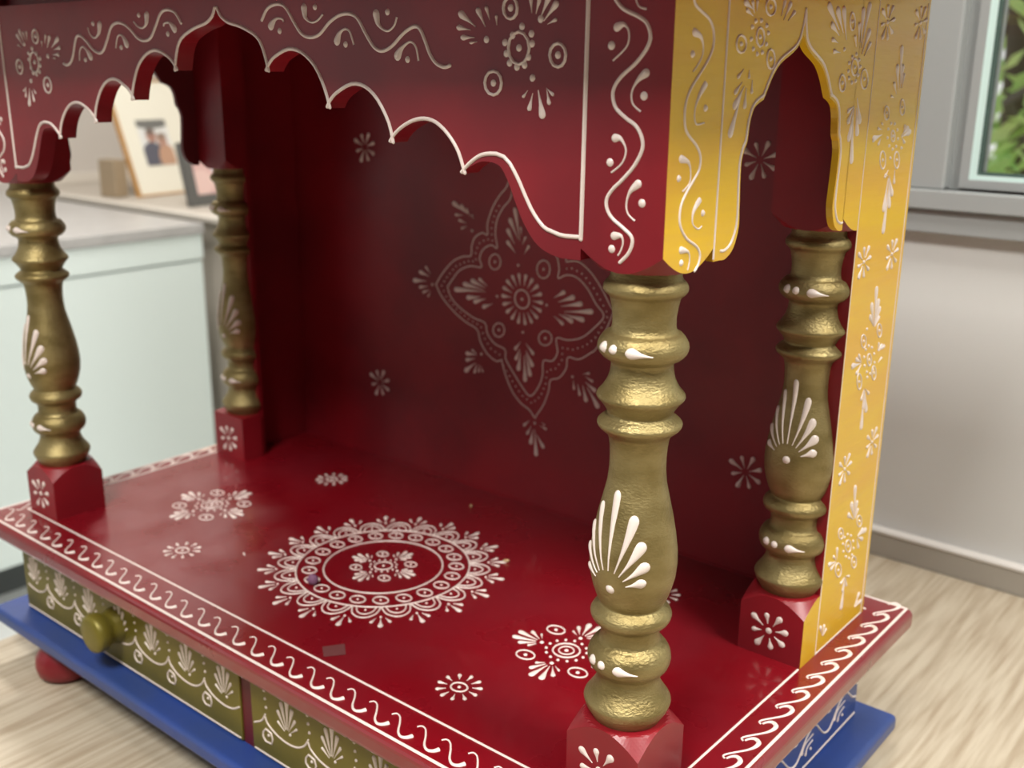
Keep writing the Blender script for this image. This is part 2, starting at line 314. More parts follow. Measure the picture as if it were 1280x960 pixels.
# painted marks, in metres on the plane of each board
MARKS = {"front":[["t",[.4808,.3491],[.471,.3553]],
["t",[.4862,.349],[.4814,.3567]],
["t",[.4887,.3517],[.4864,.3573]],
["t",[.4926,.3496],[.4923,.3536]],
["t",[.478,.3479],[.4698,.3492]],
["t",[.4802,.3448],[.4722,.3449]],
["t",[.4817,.3431],[.4774,.3426]],
["d",[.4867,.3439]],
["d",[.5158,.3515]],
["r",[[.5036,.3561],[.5032,.3539],[.5018,.3524],[.4999,.3519],[.498,.3525],[.4966,.3541],[.4961,.3563],[.4966,.3584],[.498,.3599],[.4998,.3604],[.5017,.3598],[.5031,.3582]]],
["d",[.4999,.3562]],
["t",[.5113,.3539],[.5106,.3597]],
["t",[.5134,.3535],[.5153,.3595]],
["t",[.5175,.3507],[.5245,.3581]],
["t",[.5194,.3494],[.5241,.3513]],
["t",[.516,.3523],[.5204,.3609]],
["r",[[.5102,.3403],[.5095,.3371],[.5075,.3347],[.5047,.3338],[.5019,.3347],[.4998,.3371],[.499,.3404],[.4997,.3437],[.5018,.346],[.5045,.3468],[.5073,.3459],[.5094,.3435]]],
["d",[.5046,.3404]],
["d",[.5061,.3488]],
["d",[.5111,.3459]],
["d",[.497,.3426]],
["d",[.4978,.3382]],
["d",[.4996,.3344]],
["d",[.5036,.3328]],
["d",[.5077,.3336]],
["d",[.5097,.3368]],
["d",[.5115,.342]],
["d",[.5011,.3454]],
["r",[[.5291,.3375],[.5286,.3352],[.5272,.3335],[.5252,.3329],[.5231,.3335],[.5216,.3352],[.5209,.3375],[.5214,.3399],[.5229,.3415],[.5249,.3421],[.5269,.3415],[.5285,.3398]]],
["d",[.525,.3375]],
["r",[[.4954,.3263],[.4948,.3238],[.4931,.322],[.4908,.3213],[.4884,.3219],[.4866,.3237],[.486,.3262],[.4866,.3286],[.4883,.3305],[.4907,.3311],[.4931,.3305],[.4948,.3287]]],
["d",[.4907,.3262]],
["d",[.512,.3285]],
["t",[.5097,.3235],[.5071,.3205]],
["t",[.5124,.3225],[.5104,.3152]],
["t",[.5152,.3237],[.5179,.3122]],
["t",[.5194,.3246],[.5234,.3217]],
["t",[.5197,.3238],[.5212,.3179]],
["c",1,[[.3358,.355],[.3411,.3606],[.3491,.3623],[.3552,.3602],[.3608,.3536],[.3665,.3478],[.3732,.3462],[.3799,.3477],[.3875,.353],[.3948,.356],[.4018,.3563],[.4072,.3539],[.4124,.3472],[.4176,.3414],[.4229,.3396],[.4295,.3417],[.4374,.3473],[.4438,.3499],[.4475,.3488],[.4505,.3441],[.4535,.3382],[.4571,.3343],[.462,.3326],[.4656,.3333]]],
["h",0,[[.3427,.352],[.347,.3553],[.3517,.3552],[.3531,.3537]]],
["d",[.3494,.3495]],
["h",0,[[.3921,.3443],[.3944,.3479],[.398,.3496],[.4014,.3482],[.404,.3424]]],
["d",[.3981,.3427]],
["h",0,[[.433,.3374],[.436,.3408],[.4411,.3434],[.4449,.3412],[.4464,.3352]]],
["d",[.4394,.3358]],
["h",0,[[.3689,.3599],[.37,.3552],[.3744,.3531],[.3789,.3541],[.3827,.3567]]],
["d",[.377,.3601]],
["h",0,[[.4195,.3558],[.4213,.351],[.4265,.3483],[.4311,.3504],[.4331,.3542]]],
["d",[.427,.3565]]],
"front_post":[["c",1.2,[[.5494,.362],[.5524,.3576],[.5562,.3542],[.5627,.3515],[.5668,.3489],[.5687,.3442],[.5673,.3399],[.5626,.3345],[.5564,.3297],[.5533,.3259],[.5525,.3221],[.5542,.3176],[.559,.3139],[.5638,.3111],[.5668,.3067],[.5671,.3021],[.5637,.2958],[.5583,.29],[.5541,.2862],[.5514,.2824],[.5515,.2784],[.5542,.2746],[.5591,.2715],[.5636,.2683],[.5643,.2652],[.5625,.2609],[.5588,.2571]]],
["h",0,[[.5533,.3477],[.5565,.3486],[.5589,.3458],[.5582,.3407],[.552,.3354]]],
["d",[.551,.341]],
["h",0,[[.5674,.3309],[.5639,.3282],[.5613,.3238],[.562,.3193],[.5658,.3165]]],
["d",[.5669,.3224]],
["h",0,[[.5542,.3061],[.5571,.3058],[.5596,.3017],[.558,.2966],[.5531,.2926]]],
["d",[.5522,.2965]],
["h",0,[[.5659,.289],[.5623,.2856],[.5608,.2808],[.5618,.2769],[.5652,.2744]]],
["d",[.5681,.2816]],
["h",0,[[.5554,.2675],[.5588,.2678],[.5599,.2655],[.5591,.2622],[.5577,.2598]]],
["d",[.5545,.2621]],
["h",0,[[.5622,.3615],[.5614,.3587],[.5629,.3551],[.5666,.3539]]],
["d",[.5667,.3592]]],
"side_post":[["c",1,[[.0403,.3588],[.0418,.356],[.0465,.3538],[.0529,.3512],[.0564,.3476],[.0574,.3428],[.056,.3387],[.0519,.3341],[.0463,.3292],[.0422,.3255],[.0393,.3214],[.0383,.3162],[.0402,.3094],[.0484,.3037],[.0521,.2993],[.0519,.2942],[.048,.2901],[.0428,.2854],[.0391,.2802],[.0392,.2734],[.0447,.2673],[.0531,.2631],[.0564,.2594],[.0556,.2554],[.053,.2528]]],
["h",0,[[.0425,.346],[.0468,.3447],[.0494,.3415],[.0492,.3374],[.0458,.3337],[.0427,.3314]]],
["d",[.0419,.338]],
["h",0,[[.0528,.3266],[.0479,.3217],[.0458,.3164],[.0475,.3118],[.0537,.3121]]],
["d",[.0541,.3178]],
["h",0,[[.0376,.2989],[.043,.2974],[.0454,.2934],[.0447,.2888],[.0397,.286]]],
["d",[.0366,.2914]],
["h",0,[[.0534,.2814],[.0491,.2773],[.0493,.2725],[.0539,.27],[.0567,.2709]]],
["d",[.0569,.2762]],
["h",0,[[.0413,.2628],[.0469,.2614],[.0484,.2579],[.0473,.2539]]],
["d",[.0419,.2575]]],
"side_val":[["r",[[.0841,.3428],[.0838,.341],[.0824,.3397],[.0804,.3392],[.0782,.3396],[.0765,.3408],[.0757,.3426],[.076,.3443],[.0773,.3456],[.0794,.3461],[.0815,.3457],[.0833,.3445]]],
["d",[.0799,.3427]],
["r",[[.0995,.346],[.0993,.3441],[.0982,.3427],[.0965,.3421],[.0947,.3426],[.0931,.3439],[.0924,.3458],[.0926,.3476],[.0936,.3491],[.0953,.3496],[.0972,.3492],[.0987,.3479]]],
["d",[.0959,.3459]],
["r",[[.1106,.3373],[.1105,.3353],[.1094,.3337],[.1076,.3332],[.1057,.3337],[.1041,.3352],[.1032,.3372],[.1034,.3392],[.1045,.3408],[.1062,.3413],[.1082,.3408],[.1098,.3394]]],
["d",[.1069,.3373]],
["r",[[.108,.3583],[.1076,.3566],[.1062,.3553],[.104,.3547],[.1016,.3551],[.0998,.3562],[.0989,.3579],[.0992,.3595],[.1007,.3608],[.1028,.3614],[.1052,.3611],[.1071,.36]]],
["d",[.1034,.3581]],
["d",[.091,.352]],
["d",[.0958,.3524]],
["d",[.101,.3506]],
["d",[.1029,.3477]],
["d",[.1018,.3432]],
["d",[.0987,.3398]],
["d",[.0943,.3391]],
["d",[.0905,.341]],
["d",[.0881,.3448]],
["d",[.0883,.3496]],
["t",[.0885,.3538],[.0821,.3562]],
["t",[.089,.3562],[.08,.3592]],
["t",[.0892,.355],[.0867,.3599]],
["t",[.0912,.3559],[.091,.3602]],
["t",[.1137,.355],[.1163,.3616]],
["t",[.1163,.3535],[.1222,.3611]],
["t",[.1207,.3534],[.1267,.3576]],
["t",[.0834,.3329],[.0784,.3293]],
["t",[.0883,.3326],[.0884,.329]],
["t",[.0829,.3278],[.0767,.323]],
["t",[.0915,.3286],[.0915,.3229]],
["t",[.0849,.3262],[.0767,.3171]],
["t",[.0867,.3254],[.0862,.3169]],
["t",[.0834,.3246],[.0749,.3055]],
["t",[.1747,.3515],[.1599,.3627]],
["t",[.1796,.3503],[.1701,.3615]],
["t",[.1838,.3473],[.1773,.3623]],
["t",[.1752,.349],[.165,.3542]],
["t",[.1749,.3456],[.1672,.3472]],
["t",[.1782,.3414],[.17,.3419]],
["t",[.1964,.3444],[.1933,.3498]],
["t",[.1989,.3468],[.1972,.356]],
["t",[.2015,.3464],[.2009,.363]],
["t",[.2027,.3441],[.2083,.3657]],
["t",[.204,.3413],[.2116,.3533]],
["t",[.2074,.3404],[.2138,.3472]],
["d",[.1825,.3429]],
["r",[[.192,.356],[.1921,.3539],[.1914,.3524],[.19,.3518],[.1884,.3523],[.187,.3537],[.1861,.3557],[.186,.3578],[.1867,.3593],[.188,.3599],[.1896,.3594],[.1911,.358]]],
["d",[.189,.3559]],
["r",[[.2012,.3351],[.2012,.3331],[.1999,.3316],[.1979,.331],[.1957,.3315],[.1938,.333],[.1927,.335],[.1928,.337],[.194,.3384],[.196,.339],[.1982,.3385],[.2001,.3371]]],
["d",[.1969,.335]],
["r",[[.1873,.3275],[.1873,.3255],[.1863,.324],[.1847,.3235],[.1828,.324],[.1812,.3255],[.1802,.3275],[.1803,.3294],[.1812,.3309],[.1828,.3314],[.1847,.3309],[.1864,.3294]]],
["d",[.1838,.3275]],
["r",[[.2147,.3294],[.2147,.327],[.2135,.3252],[.2114,.3246],[.2091,.3252],[.207,.327],[.2058,.3294],[.2058,.3318],[.2069,.3335],[.209,.3342],[.2113,.3336],[.2134,.3318]]],
["d",[.2102,.3294]],
["d",[.1928,.3396]],
["d",[.1973,.3411]],
["d",[.2014,.3384]],
["d",[.2036,.3353]],
["d",[.2019,.3313]],
["d",[.1994,.3284]],
["d",[.1951,.3277]],
["d",[.1912,.3298]],
["d",[.1896,.3331]],
["d",[.1898,.3368]],
["t",[.2009,.3164],[.193,.3137]],
["t",[.2009,.3164],[.1944,.3079]],
["t",[.2012,.3155],[.1978,.2991]],
["t",[.2004,.3136],[.2042,.2879]],
["t",[.2037,.3154],[.2084,.3016]],
["t",[.2037,.3203],[.2102,.3075]]],
"side_panel":[["r",[[.2482,.3122],[.2483,.3104],[.2474,.3092],[.2457,.3087],[.2438,.3092],[.2422,.3106],[.2412,.3123],[.2412,.3141],[.2421,.3154],[.2437,.3158],[.2456,.3153],[.2473,.314]]],
["d",[.2447,.3123]],
["r",[[.27,.3148],[.2701,.3127],[.2693,.3112],[.2677,.3107],[.2657,.3113],[.264,.3128],[.2629,.3149],[.2628,.3169],[.2636,.3184],[.2652,.319],[.2671,.3184],[.2688,.3169]]],
["d",[.2664,.3148]],
["t",[.2417,.3059],[.2388,.3073]],
["t",[.2406,.3037],[.2344,.3045]],
["t",[.2413,.3011],[.2287,.299]],
["t",[.2401,.2992],[.2368,.2958]],
["t",[.2721,.3007],[.2729,.3057]],
["t",[.2697,.2995],[.2786,.3042]],
["t",[.2699,.2988],[.2832,.3017]],
["t",[.2698,.2991],[.2756,.2955]],
["r",[[.2599,.2998],[.26,.2983],[.2593,.2972],[.258,.2969],[.2566,.2973],[.2552,.2985],[.2544,.3],[.2544,.3015],[.255,.3025],[.2563,.3029],[.2578,.3024],[.2591,.3013]]],
["d",[.2572,.2999]],
["d",[.2648,.2982]],
["d",[.2632,.2942]],
["d",[.2585,.2929]],
["d",[.2531,.2949]],
["d",[.2494,.2992]],
["d",[.2492,.3038]],
["d",[.2524,.3066]],
["d",[.2577,.3063]],
["d",[.2626,.303]],
["d",[.2716,.293]],
["t",[.2603,.3249],[.256,.3468]],
["t",[.2576,.3244],[.2524,.3372]],
["t",[.2555,.3219],[.2502,.328]],
["t",[.2627,.3249],[.2638,.3327]],
["t",[.2609,.327],[.2609,.3373]],
["t",[.2532,.3198],[.2478,.3209]],
["t",[.2651,.2813],[.2662,.2736]],
["r",[[.25,.2875],[.2502,.2851],[.2492,.2834],[.2473,.2829],[.2452,.2837],[.2432,.2855],[.242,.2879],[.2419,.2903],[.2428,.292],[.2447,.2925],[.2468,.2918],[.2488,.29]]],
["d",[.246,.2877]],
["r",[[.2704,.2865],[.2706,.2842],[.2697,.2825],[.2679,.282],[.2657,.2828],[.2638,.2845],[.2626,.2869],[.2624,.2891],[.2634,.2907],[.2651,.2913],[.2673,.2906],[.2692,.2888]]],
["d",[.2665,.2867]],
["d",[.2567,.2882]],
["f",[.2332,.3574]],
["f",[.2799,.3591]],
["t",[.2556,.2819],[.251,.2779]],
["t",[.258,.2785],[.2657,.2671]],
["t",[.2575,.2775],[.2632,.2606]],
["t",[.2569,.2775],[.2548,.2592]],
["t",[.2593,.2741],[.2577,.2468]],
["t",[.2566,.2786],[.2511,.2795]],
["f",[.2343,.234]],
["f",[.2749,.2335]],
["t",[.2595,.1958],[.2569,.2175]],
["t",[.2601,.1948],[.2622,.2097]],
["t",[.2605,.1942],[.2657,.2046]],
["t",[.2605,.1935],[.2659,.1989]],
["t",[.2588,.1947],[.2517,.2088]],
["t",[.2587,.1939],[.251,.2018]],
["r",[[.2496,.1869],[.2497,.1849],[.2487,.1837],[.247,.1835],[.245,.1844],[.2433,.1861],[.2423,.1882],[.2423,.1902],[.2432,.1914],[.2449,.1916],[.2469,.1907],[.2486,.189]]],
["d",[.246,.1876]],
["r",[[.272,.1893],[.2721,.1873],[.2712,.186],[.2695,.1857],[.2676,.1866],[.2659,.1884],[.2648,.1905],[.2647,.1925],[.2656,.1938],[.2673,.194],[.2692,.1932],[.2709,.1914]]],
["d",[.2684,.1899]],
["r",[[.2607,.174],[.2608,.1721],[.26,.1709],[.2585,.1707],[.2567,.1716],[.2551,.1732],[.2542,.1752],[.2541,.1771],[.255,.1782],[.2564,.1784],[.2582,.1776],[.2598,.176]]],
["d",[.2574,.1746]],
["d",[.266,.1713]],
["d",[.2648,.167]],
["d",[.2608,.1656]],
["d",[.2556,.1677]],
["d",[.2511,.1723]],
["d",[.2491,.1778]],
["d",[.2503,.182]],
["d",[.2542,.1834]],
["d",[.2593,.1815]],
["d",[.2639,.1769]],
["t",[.2689,.1778],[.2696,.1827]],
["t",[.2695,.1775],[.2749,.1807]],
["t",[.27,.1773],[.2795,.1788]],
["t",[.272,.1701],[.2767,.1724]],
["t",[.246,.1754],[.2402,.1811]],
["t",[.2456,.1752],[.237,.1791]],
["t",[.245,.1748],[.2318,.1756]],
["t",[.2459,.174],[.2394,.1695]],
["r",[[.2702,.1641],[.2703,.162],[.2695,.1606],[.268,.1603],[.2662,.1613],[.2645,.1632],[.2635,.1655],[.2633,.1677],[.2641,.169],[.2656,.1693],[.2674,.1684],[.2691,.1665]]],
["d",[.2668,.1648]],
["r",[[.2492,.1633],[.2494,.1609],[.2485,.1594],[.247,.1591],[.2451,.1601],[.2434,.1622],[.2423,.1648],[.2422,.1671],[.2429,.1687],[.2445,.169],[.2464,.1679],[.2481,.1659]]],
["d",[.2457,.164]],
["d",[.2488,.1942]],
["d",[.2571,.1642]],
["t",[.2549,.1554],[.2563,.1325]],
["t",[.2556,.1565],[.2616,.142]],
["t",[.2557,.1578],[.2626,.153]],
["t",[.2543,.1576],[.251,.1514]],
["t",[.2549,.1568],[.2562,.1449]],
["f",[.276,.1198]],
["f",[.2374,.1134]],
["t",[.2604,.0768],[.2565,.0978]],
["t",[.2611,.0754],[.2623,.0864]],
["t",[.26,.0756],[.253,.088]],
["t",[.2596,.0748],[.2496,.0814]],
["t",[.2615,.0746],[.2654,.0803]],
["r",[[.2456,.0702],[.2456,.0684],[.2445,.0674],[.2428,.0675],[.2408,.0687],[.2391,.0706],[.2381,.0727],[.2382,.0745],[.2392,.0754],[.241,.0753],[.2429,.0742],[.2447,.0723]]],
["d",[.2419,.0714]],
["r",[[.2734,.0691],[.2734,.0673],[.2723,.0663],[.2704,.0664],[.2683,.0676],[.2664,.0696],[.2654,.0718],[.2654,.0736],[.2665,.0746],[.2684,.0745],[.2705,.0733],[.2724,.0713]]],
["d",[.2694,.0705]],
["t",[.2691,.0607],[.2774,.0632]],
["t",[.2697,.0604],[.2828,.0607]],
["t",[.2692,.0598],[.2785,.0554]],
["t",[.2685,.0593],[.2727,.0514]],
["r",[[.2603,.057],[.2602,.0551],[.2589,.0541],[.2568,.0543],[.2543,.0557],[.2523,.0579],[.2512,.0602],[.2513,.0621],[.2526,.0631],[.2547,.0629],[.2571,.0616],[.2591,.0594]]],
["d",[.2557,.0586]],
["d",[.2648,.054]],
["d",[.2633,.0502]],
["d",[.2589,.0496]],
["d",[.2533,.0526]],
["d",[.2487,.0577]],
["d",[.2468,.0632]],
["d",[.2483,.0669]],
["d",[.2526,.0675]],
["d",[.2581,.0647]],
["d",[.2628,.0595]],
["t",[.2396,.0557],[.2384,.064]],
["t",[.239,.0552],[.2337,.0599]],
["t",[.2383,.0547],[.2275,.0564]],
["t",[.2387,.0542],[.2313,.0518]],
["r",[[.2485,.0454],[.2485,.0431],[.2471,.0419],[.2449,.0421],[.2424,.0437],[.2402,.0462],[.239,.0489],[.2391,.0512],[.2404,.0524],[.2426,.0522],[.2451,.0506],[.2473,.0482]]],
["d",[.2437,.0472]],
["r",[[.2719,.0422],[.2719,.0402],[.2708,.0391],[.2689,.0392],[.2667,.0406],[.2649,.0427],[.2638,.0451],[.2638,.0471],[.2649,.0482],[.2667,.0481],[.2689,.0468],[.2708,.0446]]],
["d",[.2678,.0437]],
["t",[.2559,.036],[.2548,.0162]],
["t",[.2558,.0374],[.2539,.0287]],
["t",[.2564,.0377],[.2595,.0306]],
["t",[.2568,.0383],[.2627,.0361]],
["t",[.2552,.0383],[.2493,.0358]],
["t",[.2289,.0096],[.2247,.0178]],
["t",[.2296,.0095],[.2305,.0167]],
["t",[.2301,.009],[.2343,.0125]],
["t",[.277,.0093],[.2808,.0127]],
["t",[.2772,.0098],[.2828,.0175]],
["t",[.2778,.0089],[.2879,.0098]]],
"back":[["c",.9,[[.2051,.165],[.2118,.1558],[.2233,.1466],[.2366,.1393],[.2498,.1346],[.2535,.1252],[.2609,.1164],[.2701,.1122],[.2755,.1132],[.2792,.1039],[.2866,.091],[.2956,.0828],[.3044,.0789],[.3098,.0736],[.3115,.0761],[.3181,.086],[.3229,.0982],[.3244,.1068],[.3327,.1104],[.339,.1191],[.3404,.1275],[.3501,.1278],[.3594,.1335],[.367,.1407],[.3789,.1662],[.3764,.1722],[.3683,.1838],[.3587,.194],[.3476,.2003],[.3366,.199]]],
["c",.9,[[.2051,.165],[.212,.1745],[.2236,.1859],[.2349,.1913],[.2433,.193],[.2442,.2007],[.2478,.2079],[.2551,.212],[.2604,.2112],[.2604,.2199],[.2656,.2324],[.2725,.2421],[.2793,.2491],[.2843,.2598]]],
["c",.9,[[.2181,.165],[.2215,.1572],[.231,.1499],[.246,.1436],[.2581,.1411],[.2608,.1331],[.2682,.1262],[.279,.123],[.28,.1154],[.2881,.1056],[.2971,.0959],[.3051,.0904],[.3127,.099],[.3167,.1095],[.3173,.1207],[.3257,.1222],[.3305,.1298],[.3293,.1404],[.34,.1408],[.3527,.1449],[.3633,.1538],[.3714,.1638],[.3642,.1717],[.356,.1821],[.3464,.1886],[.3369,.1893],[.3297,.1859],[.3303,.1931],[.3285,.2006]]],
["c",.9,[[.2181,.165],[.2235,.1717],[.2311,.1797],[.2423,.1846],[.2542,.1853],[.2524,.192],[.256,.1992],[.264,.2035],[.2703,.2021],[.2684,.2126],[.2701,.2235],[.2761,.2332],[.2829,.2403],[.2861,.2522]]],
["e",[.2115,.165]],
["e",[.214,.1609]],
["e",[.2165,.1568]],
["e",[.2202,.1538]],
["e",[.224,.1508]],
["e",[.2278,.148]],
["e",[.2322,.1459]],
["e",[.2365,.1438]],
["e",[.2408,.1417]],
["e",[.2454,.1403]],
["e",[.25,.139]],
["e",[.2541,.1371]],
["e",[.2559,.1326]],
["e",[.258,.1284]],
["e",[.2612,.1249]],
["e",[.2645,.1214]],
["e",[.269,.1197]],
["e",[.2735,.118]],
["e",[.2759,.1142]],
["e",[.2775,.1097]],
["e",[.2806,.106]],
["e",[.2838,.1024]],
["e",[.2869,.0988]],
["e",[.2903,.0954]],
["e",[.2937,.092]],
["e",[.2973,.0889]],
["e",[.3017,.087]],
["e",[.3061,.0851]],
["e",[.3098,.0873]],
["e",[.3133,.0906]],
["e",[.3161,.0943]],
["e",[.3179,.0988]],
["e",[.3197,.1032]],
["e",[.3203,.108]],
["e",[.3208,.1128]],
["e",[.3245,.1151]],
["e",[.329,.1168]],
["e",[.3319,.1206]],
["e",[.3347,.1245]],
["e",[.3349,.1293]],
["e",[.3351,.134]],
["e",[.3399,.1341]],
["e",[.3447,.1343]],
["e",[.3491,.1361]],
["e",[.3535,.138]],
["e",[.3575,.1405]],
["e",[.3611,.1436]],
["e",[.3647,.1468]],
["e",[.3673,.1509]],
["e",[.3696,.155]],
["e",[.372,.1592]],
["e",[.3743,.1634]],
["e",[.3735,.1674]],
["e",[.3707,.1713]],
["e",[.3678,.1752]],
["e",[.3648,.1789]],
["e",[.3618,.1827]],
["e",[.3583,.186]],
["e",[.3548,.1892]],
["e",[.3509,.1919]],
["e",[.3464,.1934]],
["e",[.3418,.1947]],
["e",[.3371,.194]],
["e",[.2115,.165]],
["e",[.2144,.1688]],
["e",[.2174,.1726]],
["e",[.2207,.176]],
["e",[.2241,.1795]],
["e",[.2275,.1828]],
["e",[.2319,.1848]],
["e",[.2362,.1868]],
["e",[.2408,.1882]],
["e",[.2455,.1888]],
["e",[.2487,.1907]],
["e",[.2483,.1955]],
["e",[.25,.1999]],
["e",[.2524,.2038]],
["e",[.2567,.2061]],
["e",[.261,.2075]],
["e",[.2654,.2071]],
["e",[.2648,.2118]],
["e",[.2644,.2166]],
["e",[.2658,.2212]],
["e",[.2672,.2258]],
["e",[.2692,.2301]],
["e",[.2719,.2341]],
["d",[.2706,.1643]],
["d",[.3193,.1643]],
["d",[.2913,.1911]],
["d",[.2967,.1398]],
["r",[[.274,.1917],[.2733,.1886],[.2712,.1861],[.2683,.1849],[.2653,.1854],[.2631,.1874],[.2623,.1904],[.2631,.1935],[.2653,.196],[.2682,.1971],[.2711,.1967],[.2732,.1947]]],
["d",[.2682,.191]],
["r",[[.3219,.1917],[.3212,.1882],[.3189,.1854],[.3158,.1841],[.3127,.1846],[.3103,.1868],[.3094,.1902],[.3102,.1937],[.3124,.1964],[.3155,.1977],[.3187,.1972],[.321,.195]]],
["d",[.3157,.1909]],
["r",[[.2785,.1387],[.2777,.1358],[.2756,.1334],[.2726,.1321],[.2697,.1324],[.2675,.1341],[.2666,.1368],[.2674,.1398],[.2696,.1422],[.2725,.1434],[.2755,.1431],[.2777,.1414]]],
["d",[.2726,.1378]],
["r",[[.3249,.1397],[.3241,.1367],[.3219,.1343],[.3187,.133],[.3155,.1332],[.3131,.1349],[.3122,.1376],[.313,.1406],[.3153,.1431],[.3184,.1444],[.3216,.1441],[.324,.1424]]],
["d",[.3186,.1387]],
["t",[.2606,.1709],[.2515,.176]],
["t",[.2588,.1693],[.2432,.1735]],
["t",[.257,.1676],[.2348,.1696]],
["t",[.2589,.1665],[.2254,.1637]],
["t",[.2534,.1616],[.2386,.1588]],
["t",[.2589,.1609],[.246,.1563]],
["t",[.2661,.1578],[.2553,.1534]],
["t",[.3261,.1709],[.3364,.1769]],
["t",[.3302,.1682],[.3453,.1742]],
["t",[.3327,.1653],[.3526,.1701]],
["t",[.3361,.1618],[.3621,.1656]],
["t",[.3353,.1597],[.3546,.158]],
["t",[.3313,.1591],[.3443,.1551]],
["t",[.3264,.157],[.3356,.1517]],
["t",[.2886,.2001],[.2798,.2085]],
["t",[.2876,.2066],[.2801,.2178]],
["t",[.291,.2109],[.2822,.2259]],
["t",[.2927,.2098],[.2872,.2342]],
["t",[.2943,.2139],[.2934,.2204]],
["t",[.2953,.2074],[.2985,.2137]],
["t",[.2971,.2004],[.302,.2075]],
["t",[.2948,.132],[.2888,.1247]],
["t",[.294,.1263],[.2898,.1165]],
["t",[.2949,.1237],[.2925,.1085]],
["t",[.2984,.1215],[.2997,.1007]],
["t",[.3001,.1232],[.3048,.1059]],
["t",[.3001,.126],[.3072,.114]],
["t",[.3,.1315],[.3079,.1238]],
["t",[.1993,.173],[.1934,.1787]],
["t",[.1982,.1707],[.1863,.1735]],
["t",[.1942,.1665],[.1791,.1653]],
["t",[.1961,.1624],[.1861,.1604]],
["t",[.1981,.1598],[.19,.1565]],
["t",[.199,.1584],[.196,.1537]],
["t",[.2396,.2255],[.2239,.233]],
["t",[.2415,.2249],[.2323,.2316]],
["t",[.2424,.2237],[.2387,.2294]],
["t",[.246,.222],[.2442,.2252]],
["t",[.235,.2237],[.2267,.2236]],
["t",[.2387,.2179],[.2304,.2199]],
["t",[.2396,.2159],[.2331,.2133]],
["d",[.2011,.1645]],
["d",[.2446,.2127]],
["d",[.2545,.1152]],
["d",[.3099,.0693]],
["d",[.3449,.1134]],
["t",[.2498,.1137],[.2375,.113]],
["t",[.2498,.1144],[.2442,.1171]],
["t",[.2479,.1105],[.2375,.1072]],
["t",[.2479,.1068],[.2365,.0974]],
["t",[.2498,.1064],[.247,.0979]],
["t",[.2526,.1062],[.2517,.0995]],
["t",[.2545,.1051],[.2564,.1004]],
["t",[.3046,.0703],[.2985,.0646]],
["t",[.3064,.0664],[.3022,.0582]],
["t",[.3082,.0639],[.3059,.051]],
["t",[.31,.0643],[.3118,.0423]],
["t",[.3118,.0604],[.3193,.0506]],
["t",[.3151,.0683],[.322,.0667]],
["t",[.3168,.0715],[.3202,.0694]],
["t",[.3544,.1172],[.3607,.1191]],
["t",[.3569,.1157],[.3641,.113]],
["t",[.3458,.1109],[.3468,.1036]],
["t",[.3499,.1089],[.3523,.0999]],
["t",[.3547,.1085],[.3584,.0963]],
["t",[.3588,.1079],[.3696,.0939]],
["t",[.357,.1116],[.3668,.1061]]],
"drawer":[["t",[.0791,-.0544],[.0818,-.0275]],
["t",[.0776,-.0532],[.0772,-.0368]],
["t",[.077,-.0518],[.0745,-.0427]],
["t",[.0771,-.0501],[.0726,-.0483]],
["t",[.0809,-.0529],[.0844,-.0361]],
["t",[.0834,-.0512],[.0896,-.0352]],
["t",[.0892,-.0476],[.0945,-.0393]],
["t",[.0928,-.0513],[.096,-.0461]],
["d",[.084,-.0519]],
["d",[.1029,-.0312]],
["d",[.1035,-.0367]],
["d",[.1042,-.0425]],
["c",1,[[.0577,-.0499],[.06,-.0534],[.0681,-.0573],[.0796,-.0592],[.09,-.0581],[.098,-.054],[.1027,-.0479]]],
["r",[[.0574,-.058],[.0545,-.0611],[.0541,-.0646],[.057,-.0671],[.0631,-.0666],[.0647,-.0627],[.0633,-.059]]],
["d",[.0604,-.0616]]]}

# ------------------------------------------------------------------ the room
ZT, ZF, ZC = -0.12, -0.80, 1.60          # table top, floor, ceiling
YB, YV, XL = 0.652, 1.80, -2.40          # wall behind the table, far wall of the alcove, left wall
m = MB(); m.box((XL - .05, -1.6, ZF - .05), (2.6, YV + .05, ZF)); struct(m.build('floor', FLOORM))
m = MB(); m.box((XL - .05, -1.6, ZC), (2.6, YV + .05, ZC + .05)); struct(m.build('ceiling', CEIL))
WX0, WX1, WZ0, WZ1 = 0.36, 1.55, 0.2385, 1.15   # opening of the window
m = MB()
m.box((-.42, YB, ZF), (WX0, YB + .12, ZC)); m.box((WX0, YB, ZF), (WX1, YB + .12, WZ0 - .012)); m.box((WX1, YB, ZF), (2.6, YB + .12, ZC)); m.box((WX0, YB, WZ1), (WX1, YB + .12, ZC))
struct(m.build('wall_back', WALL))
m = MB(); m.box((-.46, YB, ZF), (-.42, YV, ZC)); struct(m.build('wall_return', WALL))
m = MB(); m.box((XL - .05, YV, ZF), (-.42, YV + .05, ZC)); struct(m.build('wall_far', WALLL))
m = MB(); m.box((XL - .05, -1.6, ZF), (XL, YV, ZC)); struct(m.build('wall_left', WALLL))
m = MB(); m.box((XL, 1.20, -.008), (XL + .018, YV, .022), 0, .003); struct(m.build('trim_1', LEDGEE))
m = MB()
m.box((XL, 1.215, ZF), (-.46, YV, -.012)); m.box((XL, 1.19, -.022), (-.46, 1.215, -.006), 1, .004)
m.box((XL, 1.215, -.012), (-.46, YV, -.008), 0)
struct(m.build('wall_ledge', [LEDGE, LEDGEE]))
m = MB()
OX0, OX1, OZ0, OZ1 = -2.2, -.55, -.15, 1.25
